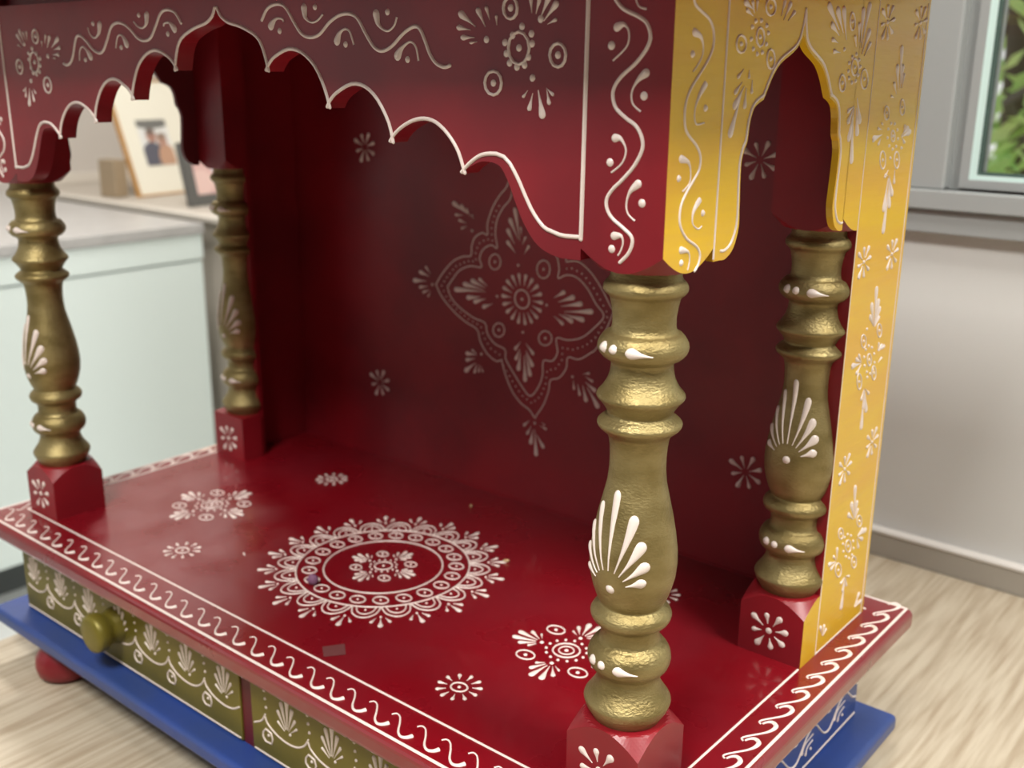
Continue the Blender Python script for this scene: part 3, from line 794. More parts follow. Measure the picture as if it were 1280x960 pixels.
m.box((XL - .05, -1.65, ZF), (OX0, -1.6, ZC)); m.box((OX1, -1.65, ZF), (2.6, -1.6, ZC)); m.box((OX0, -1.65, ZF), (OX1, -1.6, OZ0)); m.box((OX0, -1.65, OZ1), (OX1, -1.6, ZC)); struct(m.build('wall_front', WALLD))
m = MB(); m.box((2.6, -1.6, ZF), (2.65, YB + .12, ZC)); struct(m.build('wall_right', WALLD))
# skirting strip where the table meets the wall
m = MB(); m.box((-.42, .641, ZT), (2.6, YB, -.097)); m.box((-.42, .640, -.097), (2.6, YB, -.0935), 1, .001)
struct(m.build('trim_2', [SKIRT, SKIRTW]))
# window
m = MB()
mb = MB()
mb.box((.30, .636, .2365), (.4865, .70, 1.2), 0, .002); mb.box((1.40, .636, .2365), (1.60, .70, 1.2), 0, .002); mb.box((.4865, .636, 1.05), (1.40, .70, 1.2), 0, .002)
mb.box((.36, .64, .226), (1.55, .78, .2365), 0, .001)
win = struct(mb.build('window_1', [FRAMEG]))
mb = MB()
def border(x0, z0, x1, z1, w, y0, y1, mi):
    mb.box((x0, y0, z0), (x0 + w, y1, z1), mi); mb.box((x1 - w, y0, z0), (x1, y1, z1), mi)
    mb.box((x0 + w, y0, z0), (x1 - w, y1, z0 + w), mi); mb.box((x0 + w, y0, z1 - w), (x1 - w, y1, z1), mi)
border(.4865, .2365, 1.40, 1.05, .0090, .652, .70, 0)
border(.4955, .2385, 1.391, 1.041, .0075, .648, .70, 1)
border(.5030, .2440, 1.3835, 1.0335, .0060, .650, .66, 2)
border(.5088, .2495, 1.3775, 1.0275, .0030, .6510, .66, 3)
struct(mb.build('sash', [FRAMED, FRAMEG, MINT, GASKET], win))
mb = MB(); mb.box((.5110, .6530, .2515), (1.3755, .6555, 1.0255)); struct(mb.build('pane', GLASS, win))
mb = MB()
mb.box((-.42, .630, .2195), (2.6, YB, .2365), 0, .0015); mb.box((-.42, .637, .1985), (2.6, YB, .2185), 0, .001)
struct(mb.build('trim_3', FRAMEG))

mb = MB(); border(OX0, OZ0, OX1, OZ1, .04, -1.65, -1.585, 0); mb.box(((OX0 + OX1) / 2 - .02, -1.64, OZ0 + .04), ((OX0 + OX1) / 2 + .02, -1.60, OZ1 - .04))
struct(mb.build('window_added', FRAMEG))  # unseen window added behind the camera as bright source for reflections on red boards
# tree outside the window: branches and leaves
t = thing('tree', 'leafy green tree seen through the window on the right', 'tree', (.1, 2.6, ZF))
mb = MB()
def tube(mb, P, R, mi=0, n=8):
    vs = []
    for i, p in enumerate(P):
        a = Vector(P[max(0, i - 1)]); b = Vector(P[min(len(P) - 1, i + 1)]); d = (b - a).normalized()
        x = d.orthogonal().normalized(); y = d.cross(x)
        for k in range(n):
            q = Vector(p) + (x * math.cos(2 * PI * k / n) + y * math.sin(2 * PI * k / n)) * R[i]; vs.append(q)
    mb.add(vs, [(i * n + k, i * n + (k + 1) % n, (i + 1) * n + (k + 1) % n, (i + 1) * n + k) for i in range(len(P) - 1) for k in range(n)], mi, True)
tube(mb, [(.1, 2.6, ZF), (.05, 2.6, 0), (0, 2.6, .5), (-.05, 2.6, 1.1)], [.07, .06, .045, .02])
for k in range(9):
    z = -.1 + k * .13; a = k * 2.4
    tube(mb, [(.04, 2.6, z), (.04 + .3 * math.cos(a), 2.6 + .3 * math.sin(a), z + .12), (.04 + .62 * math.cos(a + .2), 2.6 + .62 * math.sin(a + .2), z + .18)], [.018, .012, .005], n=6)
mb.build('trunk', BARK, t)
mb = MB()
cl = [(random.uniform(-.38, 3.4), random.uniform(2.25, 3.1), random.uniform(-.5, 1.5)) for _ in range(130)]
for c in cl:
    for _ in range(46):
        p = Vector(c) + Vector([random.gauss(0, .11) for _ in range(3)])
        d = Vector([random.gauss(0, 1) for _ in range(3)]).normalized(); s = random.uniform(.03, .055)
        x = d.orthogonal().normalized(); y = d.cross(x)
        mb.add([p - x * s, p + y * s * .4, p + x * s, p - y * s * .4], [(0, 1, 2, 3)])
mb.build('foliage', LEAF, t)

# ceiling lamps' housings
for i, (x, y, z, sx, sy, pw) in enumerate(LAMPS):
    where = ('in front of the temple', 'over the white cabinet', 'to the right of the table')[i]
    t = thing('ceiling_light', 'square ceiling light panel ' + where, 'light', (x, y, ZC), group='ceiling light panels')
    mb = MB()
    for (a, b, c, d) in ((-sx / 2 - .03, -sy / 2 - .03, sx / 2 + .03, -sy / 2), (-sx / 2 - .03, sy / 2, sx / 2 + .03, sy / 2 + .03), (-sx / 2 - .03, -sy / 2, -sx / 2, sy / 2), (sx / 2, -sy / 2, sx / 2 + .03, sy / 2)):
        mb.box((x + a, y + b, ZC - .015), (x + c, y + d, ZC), 0)
    mb.build('frame', CEIL, t)
    mb = MB(); mb.box((x - sx / 2, y - sy / 2, ZC - .006), (x + sx / 2, y + sy / 2, ZC)); mb.build('diffuser', LAMPM, t)

# ------------------------------------------------------------------ table
t = thing('table', 'pale oak laminate table the painted temple stands on', 'table', (.75, .1, ZF))
mb = MB(); mb.box((-.021, -.50, ZT - .028), (1.75, .641, ZT), 0, .0015); mb.build('tabletop', WOOD, t)
for (x, y) in ((.02, -.46), (1.68, -.46), (.02, .59), (1.68, .59)):
    mb = MB(); mb.box((x - .025, y - .025, ZF), (x + .025, y + .025, ZT - .028), 0, .003); mb.build('leg', CABW, t)

# ------------------------------------------------------------------ white cabinet at the left
XC, CY0, CY1 = -1.36, -.35, 1.135
t = thing('cabinet', 'long white cabinet with a grey worktop at the left', 'cabinet', (XC - .4, .4, ZF))
mb = MB(); mb.box((XL + .01, CY0, -.70), (XC - .018, CY1, -.037)); mb.build('body', CABW, t)
mb = MB(); mb.box((XL + .005, CY0 - .01, -.036), (XC + .004, CY1 + .004, -.012), 0, .002); mb.build('worktop', CTOP, t)
mb = MB(); mb.box((XL + .03, CY0 + .02, ZF), (XC - .09, CY1 - .02, -.70)); mb.build('plinth', DARK, t)
mb = MB(); mb.box((XC - .0175, CY0, -.095), (XC, CY1, -.0372), 0, .0015); mb.build('rail', CABW, t)
for k in range(2):
    y0 = CY0 + k * (CY1 - CY0) / 2
    mb = MB(); mb.box((XC - .0175, y0 + .002, -.70), (XC - .002, y0 + (CY1 - CY0) / 2 - .002, -.099), 0, .002); mb.build('door', CABW, t)

# picture frames on the ledge
def picture(name, label, loc, rot, lean, w, h, bw, fm, mm, blobs, pw, stand):
    t = thing(name, label, 'picture frame', loc, rot, local=True)
    R = Matrix.Rotation(lean, 4, 'X')
    def place(o): o.matrix_basis = R
    mb = MB(); d = .018
    for (a, b) in (((0, 0, 0), (bw, d, h)), ((w - bw, 0, 0), (w, d, h)), ((bw, 0, 0), (w - bw, d, bw)), ((bw, 0, h - bw), (w - bw, d, h))):
        mb.box(a, b, 0, .001)
    place(mb.build('frame', fm, t))
    mb = MB(); mb.box((bw, .005, bw), (w - bw, .012, h - bw)); place(mb.build('mount', mm, t))
    x0, x1, z0, z1 = pw
    mb = MB(); mats = []
    mb.box((x0, .0035, z0), (x1, .0052, z1), 0); mats.append(mat('photo_paper', blobs[0], .4))
    for k, (col, cx, cz, rx, rz) in enumerate(blobs[1]):
        mats.append(mat('photo_print', col, .4)); n = 20
        cx = x0 + cx * (x1 - x0); cz = z0 + cz * (z1 - z0); rx *= (x1 - x0); rz *= (z1 - z0)
        vs = [(min(x1, max(x0, cx + rx * math.cos(2 * PI * i / n))), .0034 - .0002 * k, min(z1, max(z0, cz + rz * math.sin(2 * PI * i / n)))) for i in range(n)]
        mb.add(vs, [tuple(range(n))], k + 1)
    place(mb.build('photo', mats, t))
    if stand:
        mb = MB(); mb.box((-.045, .045, 0), (-.004, .11, .10), 0, .002); mb.build('stand', BROWN, t)
    return t
picture('photo_frame', 'pine photo frame with a wide cream mount, leaning on the ledge', (-1.885, 1.305, -.006), PI / 2 + .15, -.33, .30, .33, .005, PINE, MATB,
        ((.72, .72, .70), (((.16, .16, .15), .5, .93, .62, .13), ((.10, .10, .13), .33, .16, .40, .36), ((.50, .30, .20), .76, .14, .30, .32), ((.40, .22, .17), .38, .64, .17, .14), ((.16, .12, .10), .38, .74, .16, .07), ((.43, .25, .19), .70, .53, .16, .13), ((.28, .20, .15), .72, .63, .16, .07))), (.060, .165, .085, .215), True)
picture('photo_frame', 'charcoal photo frame with a pink picture, behind the left rear pillar', (-1.60, 1.275, -.006), PI / 2 + .1, -.22, .17, .165, .028, CHAR, MATB,
        ((.62, .40, .38), (((.50, .62, .74), .85, .75, .35, .35), ((.70, .50, .46), .2, .3, .35, .3))), (.028, .142, .028, .137), False)

# ------------------------------------------------------------------ the painted home temple
T = thing('home_temple', 'painted wooden home temple shrine with red floor and gold pillars on the table', 'shrine', (.3, .15, ZT))
MX = 0.2975
PXR, PXL, PYF, PYM = .559, .036, .048, .2205
A = .020

# -- floor board with its painted mandala
mb = MB(); mb.box((-.004, -.004, -.014), (.604, .318, 0), 0, .0042, 4)
def wave(f, n, unit, mi=1):
    for k in range(n):
        mb.line(Mdeck, [f(k, s, a) for s, a in unit], .0017, mi, wf=lambda q: .7 + 1.0 * q * q)
e0 = 0.0005
for a, b in (((e0, 0), (.5995, 0)), ((.5995, 0), (.5995, .3145)), ((.5995, .3145), (e0, .3145)), ((e0, .3145), (e0, 0))): mb.line(Mdeck, [a, b], .0019, 1, .0008)
mb.line(Mdeck, [(.0155, .0255), (.580, .0265)], .0015); mb.line(Mdeck, [(.5775, .0262), (.5785, .199)], .0015); mb.line(Mdeck, [(.0160, .0255), (.0160, .202)], .0015); mb.line(Mdeck, [(.0165, .297), (.579, .297)], .0015)
for k in range(33):
    x = .0055 + k * .0178 + random.uniform(-.0006, .0006)
    j = random.uniform(-.0006, .0006)
    U = [(0, .0168), (.0016, .0190), (.0049, .0182), (.0092, .0140), (.0140, .0082), (.0184, .0058), (.0215, .0072), (.0228, .0100)]
    mb.line(Mdeck, [(x + a * .98, b + j - .0012) for a, b in U], .0016, 1, wf=lambda q: .6 + 1.25 * q ** 3)
for k in range(15):
    y = .0190 + k * .0195 + random.uniform(-.0006, .0006)
    U = [(.5878, 0), (.5857, .0018), (.5867, .0052), (.5899, .0108), (.5931, .0165), (.5947, .0221), (.5942, .0268), (.5912, .0284), (.589, .0262), (.5879, .0230)]
    mb.line(Mdeck, [(a, y + b * .88) for a, b in U], .0015, 1, wf=lambda q: .75 + 1.1 * math.exp(-((q - .66) / .16) ** 2))
    mb.line(Mdeck, [(.5975 - a + .0015, y + b * .88) for a, b in U], .0015, 1, wf=lambda q: .75 + 1.0 * math.exp(-((q - .66) / .16) ** 2))
# mandala
c = (.2985, .1369)
def pol(r, t): return (c[0] + r * math.cos(t), c[1] + r * math.sin(t))
for r in (.0412, .0600):
    mb.line(Mdeck, [pol(r, 2 * PI * i / 72) for i in range(72)], .0013, 1, closed=True, smooth=False)
for i in range(21):
    t = 2 * PI * i / 21 + .1
    q = pol(.0508, t)
    mb.line(Mdeck, [(q[0] + .0055 * math.cos(2 * PI * j / 12), q[1] + .0046 * math.sin(2 * PI * j / 12)) for j in range(12)], .0012, 1, closed=True, smooth=False); mb.dot(Mdeck, q, .0009)
N = 20
for i in range(N):
    t = 2 * PI * i / N; hw = PI / N
    mb.line(Mdeck, [pol(.0600 + .0142 * math.sin(PI * j / 8) ** .6, t + hw * (j / 4 - 1)) for j in range(9)], .0012)
    mb.line(Mdeck, [pol(.0605 + .0090 * math.sin(PI * j / 8) ** .6, t + hw * .68 * (j / 4 - 1)) for j in range(9)], .0011)
    mb.dot(Mdeck, pol(.0640, t), .0009)
    tt = t + hw
    q = pol(.0700, tt); mb.dot(Mdeck, pol(.0735, tt), .0010)
    for da, L in ((-.55, .0125), (0, .0165), (.55, .0125)):
        mb.drop(Mdeck, (q[0] + .0055 * math.cos(tt + da), q[1] + .0055 * math.sin(tt + da)), (q[0] + L * math.cos(tt + da), q[1] + L * math.sin(tt + da)), k=.34)
def rosette(c, s, ph=0):
    mb.ring(Mdeck, c, .0062 * s, .0062 * s, .0012, 1, .0011 * s); mb.ring(Mdeck, c, .0035 * s, .0035 * s, .001) if s > 1 else None
    for i in range(14):
        mb.dot(Mdeck, (c[0] + .0093 * s * math.cos(2 * PI * i / 14), c[1] + .0093 * s * math.sin(2 * PI * i / 14)), .0008 * s)
    for i in range(4):
        t = PI / 2 * i + ph
        mb.dot(Mdeck, (c[0] + .0130 * s * math.cos(t), c[1] + .0130 * s * math.sin(t)), .0011 * s)
        mb.fan(Mdeck, (c[0] + .0125 * s * math.cos(t), c[1] + .0125 * s * math.sin(t)), t, .0165 * s, 6, 1.9, k=.27)
        t += PI / 4
        q = (c[0] + .0190 * s * math.cos(t), c[1] + .0190 * s * math.sin(t))
        mb.ring(Mdeck, q, .0045 * s, .0036 * s, .0011, 1, .0010 * s)
rosette((.2985, .1369), 1.0, .05)
rosette((.1167, .124), 1.32); rosette((.4637, .129), 1.32, .12)
def sun(c, r=.012):
    mb.ring(Mdeck, c, r * .42, r * .36, .0012, 1, .0011)
    for i in range(11):
        t = 2 * PI * i / 11
        mb.drop(Mdeck, (c[0] + r * .62 * math.cos(t), c[1] + r * .62 * math.sin(t)), (c[0] + r * 1.12 * math.cos(t), c[1] + r * 1.12 * math.sin(t)), k=.42)
for q in ((.1455, .2233), (.1718, .0602), (.442, .058), (.4675, .2275)): sun(q)
mb.drop(Mdeck, (.2135, .0835), (.2085, .0860), 1, k=.3)
# a square of dull glue left on the lacquer, and small scuffs
q = (.359, .039); mb.add([(q[0] + a, q[1] + b, .0002) for a, b in ((-.0085, -.002), (.001, -.0092), (.009, .001), (-.001, .009))], [(0, 1, 2, 3)], 2)
mb.build('floor_board', [REDD, WHITE, HAZE], T)

# -- base: drawer case, blue plate, feet, drawers
mb = MB(); mb.box((-.002, -.0045, -.090), (.602, .3165, -.078), 0, .0035, 4); mb.build('base_plate', BLUE, T)
for (x, y) in ((.067, .017), (.533, .017), (.067, .290), (.533, .290)):
    mb = MB(); mb.lathe([(ZT, .013), (ZT + .0008, .0175), (ZT + .004, .0208), (ZT + .010, .0222), (ZT + .017, .0215), (ZT + .023, .018), (ZT + .0265, .0145), (-.0897, .0140)], (x, y), 32)
    mb.build('foot', RED, T)
mb = MB()
mb.box((.0195, .0225, -.0782), (.580, .296, -.0135), 0, side={'-y': 1})
mb.box((.0195, .0165, -.0782), (.0215, .0225, -.0135), 1); mb.box((.578, .0145, -.0782), (.580, .0225, -.0135), 0)
mb.box((.2968, .0155, -.0782), (.3075, .0225, -.0135), 1)
cur = [(.2945, -.0627), (.2885, -.0602), (.2803, -.0533), (.2745, -.051), (.266, -.0547), (.2594, -.0621), (.2534, -.0668), (.2461, -.0655), (.2389, -.0594), (.2314, -.0513)]
PER = .0475
path = []
for k in range(6):
    path += [(u - k * PER, v) for u, v in ([(.2945, -.0627), (.2885, -.0602)] if k == 0 else []) + [(.2803, -.0533), (.2745, -.051), (.266, -.0547), (.2594, -.0621), (.2534, -.0668), (.2461, -.0655), (.2389, -.0594)]]
path = [p for p in path if p[0] > .022]
mb.line(Mblue, path, .0014, 2)
for k in range(6):
    d = -k * PER
    if .2388 + d < .03: continue
    mb.hook(Mblue, [(.2759 + d, -.0571), (.2649 + d, -.059), (.2609 + d, -.0638)][::-1], .0011, 2, 1.8)
    mb.hook(Mblue, [(.2759 + d, -.0615), (.2689 + d, -.063), (.2668 + d, -.0673)][::-1], .0011, 2, 1.8)
    mb.dot(Mblue, (.2739 + d, -.0665), .0012, 2)
    mb.line(Mblue, [(.2388 + d, -.0451), (.2426 + d, -.0494), (.2503 + d, -.0527), (.2531 + d, -.0517)], .0012, 2)
    if k == 0: mb.line(Mblue, [(.2912, -.0480), (.2925, -.0520), (.2950, -.0530)], .0012, 2)
mb.line(Mblue, [(.2954, -.0755), (.024, -.0755)], .0013, 2)
mb.build('drawer_case', [BLUE, DARKRED, WHITE], T)
DM = MARKS['drawer']
for (x0, x1, joints, kx, lab) in ((.0216, .2966, [.0175 + .0403 * k for k in range(7)], .1530, 'left olive drawer front with white leaf garland'), (.3078, .5778, [.2815 + .0403 * k for k in range(8)], .4430, 'right olive drawer front with white leaf garland')):
    mb = MB(); mb.box((x0, .014, -.0772), (x1, .0222, -.0142), 0, .0008)
    for j in joints:
        s = .0403 / .045
        L = []
        def tr(p): return [j + (p[0] - .0577) * s, p[1] + .001]
        for it in DM:
            if it[0] == 'd': L.append(['d', tr(it[1])])
            elif it[0] == 'c': L.append(['c', it[1], [tr(p) for p in it[2]]])
            elif it[0] == 'r': L.append(['r', [tr(p) for p in it[1]]])
        rx, rz = j + .0208, -.0530
        for ang, ll in ((88, .0275), (106, .0225), (126, .0180), (148, .0130), (71, .0220), (54, .0175), (36, .0150)):
            a = math.radians(ang)
            L.append(['t', [rx + .0045 * math.cos(a) * .6, rz + .0045 * math.sin(a)], [rx + ll * .80 * math.cos(a), rz + ll * math.sin(a)]])
        def inside(it):
            P = it[-1] if it[0] in 'cr' else it[1:]
            return all(x0 + .0008 < p[0] < x1 - .0008 for p in P)
        L2 = []
        for it in L:
            if inside(it): L2.append(it)
            elif it[0] == 'c':
                P = [p for p in it[2] if x0 + .0008 < p[0] < x1 - .0008]
                if len(P) > 1: L2.append(['c', it[1], P])
        mb.marks(Mdrawer, L2, k=.19, dr=.0011, rw=.0012, lw=.0013)
    mb.line(Mdrawer, [(x0 + .002, -.0755), (x1 - .002, -.0755)], .0013)
    d = mb.build('drawer', [OLIVE, WHITE], T)
    d['label'] = lab
    mb = MB(); mb.lathe([(.0142, .0135), (.0125, .0132), (.0095, .0118), (.0070, .0115), (.0045, .0125), (.0020, .0142), (-.0010, .0141), (-.0035, .0139), (-.0052, .0128), (-.0060, .0105), (-.0062, .004)], (kx, -.0470), 32, axis='y')
    mb.build('knob', OLIVE, d)

# -- turned pillars
PROF = [(.2550, .0150), (.2490, .0152), (.2466, .0172), (.2448, .0180), (.2430, .0179), (.2415, .0166), (.2397, .0150), (.2317, .0136), (.2256, .0142), (.2246, .0166), (.2218, .0188), (.2190, .0197), (.2160, .0188), (.2138, .0165), (.2122, .0138), (.2090, .0136), (.2045, .0146), (.2005, .0168), (.1982, .0188), (.1970, .0193), (.1958, .0190), (.1930, .0165), (.1896, .0145), (.1884, .0146), (.1864, .0172), (.1850, .0185), (.1838, .0186), (.1822, .0177), (.1796, .0146), (.1771, .0133), (.1685, .0125), (.1572, .0132), (.1418, .0168), (.125, .0197), (.1123, .0194), (.1022, .0166), (.0986, .0148), (.0975, .0150), (.0960, .0170), (.0938, .0185), (.0920, .0187), (.0896, .0177), (.0876, .0148), (.0855, .0138), (.0817, .0136), (.0786, .0144), (.0773, .0166), (.0742, .0187), (.0704, .0195), (.0662, .0184), (.0636, .0156), (.0618, .0145), (.0590, .0148), (.0556, .0160), (.0525, .0180), (.0496, .0200), (.0484, .0205), (.0472, .0204), (.0440, .0192), (.0405, .0170), (.0371, .0156), (.0340, .0150)]
FINE = spline(PROF, 2)
def rad(z):
    for (z1, r1), (z0, r0) in zip(FINE, FINE[1:]):
        if z0 <= z <= z1: return r0 + (r1 - r0) * (z - z0) / max(1e-9, z1 - z0)
    return .015
def shaft_marks(mb, px, py, th0, dz=0):
    # M: u = arc length round the shaft at radius .0185, v = height
    def M(u, v, h):
        th = th0 + u / .0185; r = rad(v) + h
        return (px + r * math.cos(th), py + r * math.sin(th), v)
    for z in (.2196, .0712):
        mb.drop(M, (.0145, z - .0012), (.0035, z + .0002), 1, w=.0050, h=.0011)
        mb.dot(M, (-.0025, z + .0004), .0022, 1, .0011); mb.dot(M, (-.0085, z + .0004), .0026, 1, .0011); 
    R = (0, .1120 + dz)
    mb.dot(M, (.0005, .1108 + dz), .0023, 1, .0010)
    for ang, L, w in ((1.60, .0440, .0050), (1.23, .0365, .0052), (.93, .0285, .0052), (.60, .0235, .0052), (.25, .0190, .0048), (1.93, .0390, .0044), (2.23, .0325, .0042), (2.53, .0255, .0042), (2.87, .0190, .0042)):
        mb.drop(M, (R[0] + .008 * math.cos(ang), R[1] + .008 * math.sin(ang)), (R[0] + L * .88 * math.cos(ang), R[1] + L * math.sin(ang)), 1, w=w, h=.0010)
def block(zflat, zend, kc, half, up, mats_side, flower=False, arch=True):
    """square post end whose inner end is cut by the lathe: heights follow the distance from the axis"""
    mb = MB(); n = 28; ny = n // 2 if half else n
    y1 = 0 if half else A
    def h(u, v):
        r = math.hypot(u, v)
        d = max(0, r - A) * kc if arch else 0
        return zflat - d if up else zflat + d
    G = [[(-A + 2 * A * i / n, -A + (y1 + A) * j / ny) for j in range(ny + 1)] for i in range(n + 1)]
    vs = [(u, v, h(u, v)) for row in G for (u, v) in row]
    idx = lambda i, j: i * (ny + 1) + j
    mb.add(vs, [(idx(i, j), idx(i + 1, j), idx(i + 1, j + 1), idx(i, j + 1)) for i in range(n) for j in range(ny)], 0, False)
    def wallstrip(P, mi):
        vv = [(u, v, h(u, v)) for u, v in P] + [(u, v, zend) for u, v in P]; k = len(P)
        mb.add(vv, [(i, i + 1, k + i + 1, k + i) for i in range(k - 1)], mi)
    wallstrip([G[i][0] for i in range(n + 1)], mats_side.get('-y', 0))
    wallstrip([G[i][ny] for i in range(n + 1)], mats_side.get('+y', 0))
    wallstrip([G[0][j] for j in range(ny + 1)], mats_side.get('-x', 0))
    wallstrip([G[n][j] for j in range(ny + 1)], mats_side.get('+x', 0))
    mb.add([(-A, -A, zend), (A, -A, zend), (A, y1, zend), (-A, y1, zend)], [(0, 1, 2, 3)], 0)
    return mb
SPEC = [('front right', PXR, PYF, False, '+x'), ('front left', PXL, PYF, False, '-x'), ('rear right', PXR, PYM, True, '+x'), ('rear left', PXL, PYM, True, '-x')]
FLW = (A + 0.0, 0)
for (nm, px, py, half, outer) in SPEC:
    mb = MB()
    if half: mb.lathe(FINE, (px, py), 40, 0, PI, 2 * PI)
    else: mb.lathe(FINE, (px, py), 72)
    shaft_marks(mb, px, py, -PI / 2, .0135 if nm == 'rear right' else 0)
    pil = mb.build('pillar', [GOLD, WHITE], T); pil['label'] = nm + ' turned gold pillar with white paint marks'
    nomat = nm == 'rear left'
    mb = block(.0392, 0.0, 1.05, half, True, {outer: 2} if half else {}, arch=not nomat)
    mb.v = [(x + px, y + py, z) for x, y, z in mb.v]
    yf = py - A
    Mb = lambda u, v, h, yf=yf, px=px: (px + u, yf - h, v)
    mb.flower(Mb, (-.001, .0172), .0125, 8, k=.52, r0=.36, dot=.0021)
    mb.build('base_block', [RED, WHITE, YEL], pil)
    mb = block(.2525, .3756, 1.0, half, False, {outer: 2})
    mb.v = [(x + px, y + py, z) for x, y, z in mb.v]
    if not half:
        mir = None if px > .3 else MX
        mb.marks(Mfront, MARKS['front_post'], 1, k=.3, dr=.0018, lw=.0014, mir=mir)
        if px > .3: mb.marks(Mside, MARKS['side_post'], 1, dr=.0015, lw=.0013)
    mb.build('capital_block', [RED, WHITE, YEL], pil)

# -- cusped valances
HALF = [[(0, .3615), (.0030, .3570), (.0095, .3535), (.020, .3512), (.0325, .3462), (.0375, .3395), (.0405, .330)],
        [(.0405, .330), (.0435, .3335), (.048, .3365), (.058, .3398), (.0675, .3383), (.077, .332), (.0835, .322), (.0868, .313)],
        [(.0868, .313), (.0895, .3165), (.094, .3197), (.104, .3236), (.113, .3225), (.121, .317), (.128, .307), (.1305, .2985)],
        [(.1305, .2985), (.133, .3015), (.138, .3050), (.145, .308), (.152, .3091), (.159, .3077), (.166, .303), (.172, .296), (.1757, .287)],
        [(.1757, .287), (.1785, .2895), (.183, .2918), (.1885, .2932), (.197, .2917), (.202, .285), (.206, .277), (.211, .268), (.2185, .2597), (.229, .2557), (.2415, .2557)]]
def half_curve(H):
    out = []
    for k, seg in enumerate(H): out += spline(seg, 4)[(1 if k else 0):]
    return out
hc = half_curve(HALF)
mb = MB()
arch = [(MX - u, v) for u, v in hc][::-1] + [(MX + u, v) for u, v in hc[1:]]
poly = [(MX - .2415, .3697)] + arch + [(MX + .2415, .3697)]
mb.prism(poly, lambda u, v, d: (u, .028 + d, v), 0, .0105, 0)
def offset(P, f):
    out = []
    for i, p in enumerate(P):
        a = P[max(0, i - 1)]; b = P[min(len(P) - 1, i + 1)]
        du, dv = b[0] - a[0], b[1] - a[1]; L = math.hypot(du, dv) or 1
        d = f(p); out.append((p[0] - dv / L * d, p[1] + du / L * d))
    return out
fo = lambda p: .0011 + max(0, min(1, (abs(p[0] - MX) - .178) / .045)) * .0085
for seg_s in (1, -1):
    for k, seg in enumerate(HALF):
        P = [(MX + seg_s * u, v) for u, v in spline(seg, 3)]
        if seg_s < 0: P = P[::-1]
        mb.line(Mfront, offset(P, fo), .0019, 1, smooth=False)
mb.line(Mfront, [(MX + .2420, .368), (MX + .2415, .2645)], .0021); mb.line(Mfront, [(MX - .2415, .368), (MX - .2405, .2645)], .0019)
mb.marks(Mfront, MARKS['front'], 1, k=.31, dr=.0016, rw=.0014, lw=.0018)
ns = [i for i, it in enumerate(MARKS['front']) if it[0] == 'c'][0]
mb.marks(Mfront, MARKS['front'][:ns], 1, k=.31, dr=.0016, rw=.0014, lw=.0018, mir=MX, sh=(.008, -.006))
mb.marks(Mfront, MARKS['front'][ns:], 1, k=.31, dr=.0016, rw=.0014, lw=.0018, mir=MX, sh=(.006, 0))
v_ = mb.build('front_valance', [RED, WHITE], T)
v_['label'] = 'cusped red arch board across the front with white scrolls'

SC = .1375
SH = [[(0, .348), (.0035, .3440), (.0085, .3406), (.0205, .3355), (.027, .330), (.0315, .3240), (.0340, .3205)],
      [(.0340, .3205), (.0385, .3190), (.0425, .3165), (.0450, .311), (.0462, .3035), (.0485, .300)],
      [(.0485, .300), (.0502, .2945), (.0500, .286), (.0492, .276), (.0488, .267), (.0525, .2585), (.059, .2547), (.0640, .2547)]]
sh = half_curve(SH)
for right in (True, False):
    mb = MB()
    arch = [(SC - u, v) for u, v in sh][::-1] + [(SC + u, v) for u, v in sh[1:]]
    poly = [(.068, .3756), (.068, .2547)] + arch + [(.2010, .2547), (.2010, .3756)]
    poly = [p for p in poly if .068 <= p[0] <= .201]
    fn = (lambda u, v, d: (.579 - d, u, v)) if right else (lambda u, v, d: (.0160 + d, u, v))
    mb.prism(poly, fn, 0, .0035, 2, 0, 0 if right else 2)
    if right:
        for sgn in (1, -1):
            for seg in SH:
                P = [(SC + sgn * u, v) for u, v in spline(seg, 3)]
                if sgn < 0: P = P[::-1]
                P = [p for p in offset(P, lambda p: .0020 + max(0, min(1, (.275 - p[1]) / .02)) * .002) if .069 < p[0] < .2]
                if seg is SH[0]:
                    tip = [(SC, .3590), (SC + sgn * .0012, .3530)]
                    rest = [p for p in P if abs(p[0] - SC) > .0035]
                    P = tip + rest if sgn > 0 else rest + tip[::-1]
                mb.line(Mside, P, .0014, 1, smooth=False)
        mb.line(Mside, [(.0680, .369), (.0680, .2560)], .0012)
        mb.marks(Mside, MARKS['side_val'], 1, dr=.0011, rw=.0010, lw=.0012)
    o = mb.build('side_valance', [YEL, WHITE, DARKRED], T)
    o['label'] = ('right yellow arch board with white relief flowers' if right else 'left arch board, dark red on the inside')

# -- side boards and back board
mb = MB(); mb.box((.562, .2206, 0), (.579, .2899, .3756), 0, side={'+x': 2})
mb.box((.5420, .2206, 0), (.562, .2250, .3756), 0)
mb.marks(Mside, MARKS['side_panel'], 1, dr=.0010, rw=.0009, lw=.0012, fr=.0095)
mb.line(Mside, [(.2212, .0), (.2212, .369)], .0007); mb.line(Mside, [(.2893, .0), (.2893, .369)], .0009); mb.line(Mside, [(.2215, .0006), (.2890, .0006)], .0010)
o = mb.build('side_board', [RED, WHITE, YEL], T); o['label'] = 'right side board, yellow outside with white relief flowers'
mb = MB(); mb.box((.0160, .2206, 0), (.0335, .2899, .3756), 0, side={'-x': 2})
mb.box((.0335, .2206, 0), (.0540, .2250, .3756), 0)
o = mb.build('side_board', [RED, WHITE, YEL], T); o['label'] = 'left side board, dark red inside'
mb = MB(); mb.box((.0160, .290, 0), (.579, .2930, .3756), 0, side={'+x': 3})
mb.marks(Mback, MARKS['back'], 1, k=.3, dr=.0012, rw=.0011, lw=.0012, er=.0007)
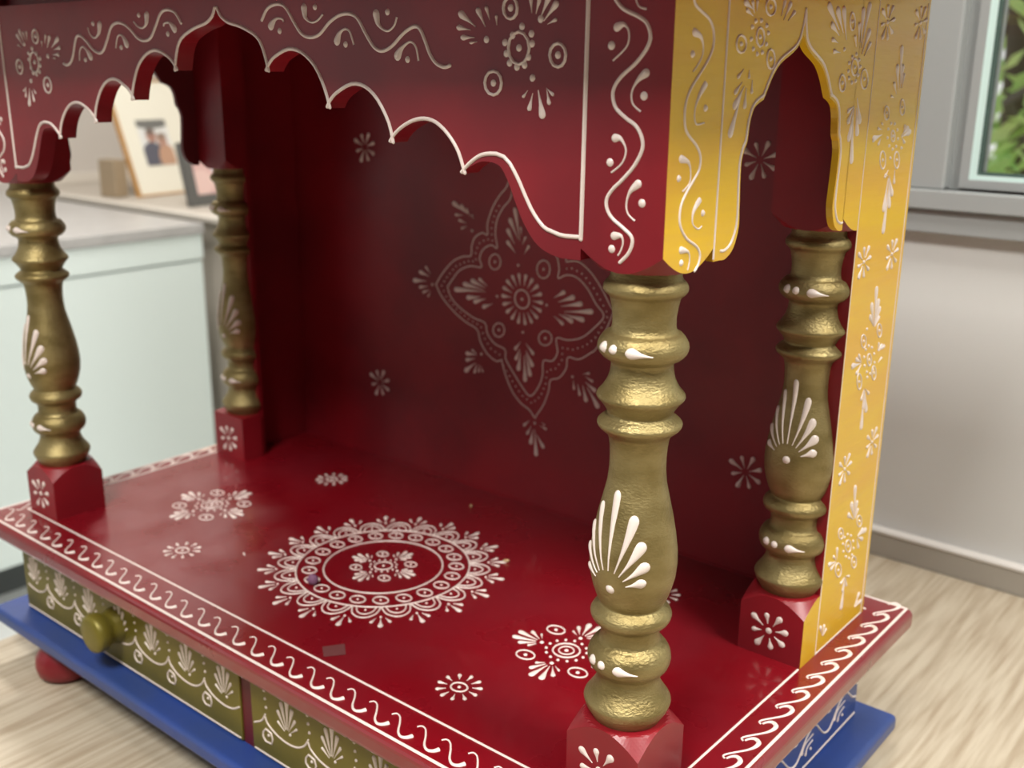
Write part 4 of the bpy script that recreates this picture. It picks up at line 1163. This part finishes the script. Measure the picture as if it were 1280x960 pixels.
mb.line(Mback, [(.3366, .1990), (.3352, .2085), (.3285, .2165), (.3205, .2180), (.3190, .2290), (.3110, .2420), (.2990, .2510), (.2843, .2598)], .0011)
mb.line(Mback, [(.3285, .2006), (.3225, .2075), (.3135, .2085), (.3120, .2200), (.3060, .2330), (.2975, .2430), (.2861, .2522)], .0011)
c = (.2955, .1655)
mb.ring(Mback, c, .0072, .0072, .0013, 1, .0013)
for i in range(18):
    t = 2 * PI * i / 18
    mb.drop(Mback, (c[0] + .0105 * math.cos(t), c[1] + .0105 * math.sin(t)), (c[0] + .0205 * math.cos(t), c[1] + .0200 * math.sin(t)), k=.34)
for q in ((.125, .2704), (.1362, .0689), (.4912, .0743), (.485, .2802)): mb.flower(Mback, q, .0125, 8, k=.34, r0=.22, dot=None, ph=.35)
mb.box((.0335, .2885, 0), (.562, .2901, .0012), 2)
mb.build('back_panel', [RED, WHITE, RED, YEL], T)

# -- roof: eave board, moulding and stepped top
mb = MB(); mb.box((-.045, -.022, .3755), (.642, .325, .388), 0, .003); mb.box((.02, .034, .3695), (.572, .286, .3757), 0)
mb.box((-.012, -.004, .388), (.607, .312, .400), 1, .003); mb.box((.02, .03, .400), (.575, .285, .420), 2, .003)
mb.build('roof', [RED, YEL, RED], T)

# ------------------------------------------------------------------ crumbs lying on the temple floor
def lump(name, label, cat, loc, s, m_, flat=(1, 1, 1), rot=0, n=2):
    bm = bmesh.new(); bmesh.ops.create_icosphere(bm, subdivisions=n, radius=1)
    for v in bm.verts:
        k = 1 + random.uniform(-.16, .16); v.co = Vector((v.co.x * s * flat[0] * k, v.co.y * s * flat[1] * k, (v.co.z * k + .92) * s * flat[2]))
    me = bpy.data.meshes.new(name); bm.to_mesh(me); bm.free(); me.materials.append(m_)
    for p_ in me.polygons: p_.use_smooth = True
    o = bpy.data.objects.new(name, me); COL.objects.link(o); o.location = loc; o.rotation_euler.z = rot
    return tag(o, label, cat)
lump('wax_crumb', 'small purple crumb lying on the mandala ring of the temple floor', 'crumb', (.2836, .086, .0006), .0042, PURPLE, (1, .8, .9))
lump('grain', 'tiny pale husk on the red floor right of the mandala', 'crumb', (.3597, .1972, .0002), .0015, GRAIN, (1.6, .8, .8), .5)
lump('grain', 'tiny pale husk on the red floor near the back panel', 'crumb', (.2745, .2553, .0002), .0014, GRAIN, (1.7, .8, .8), 2.2)
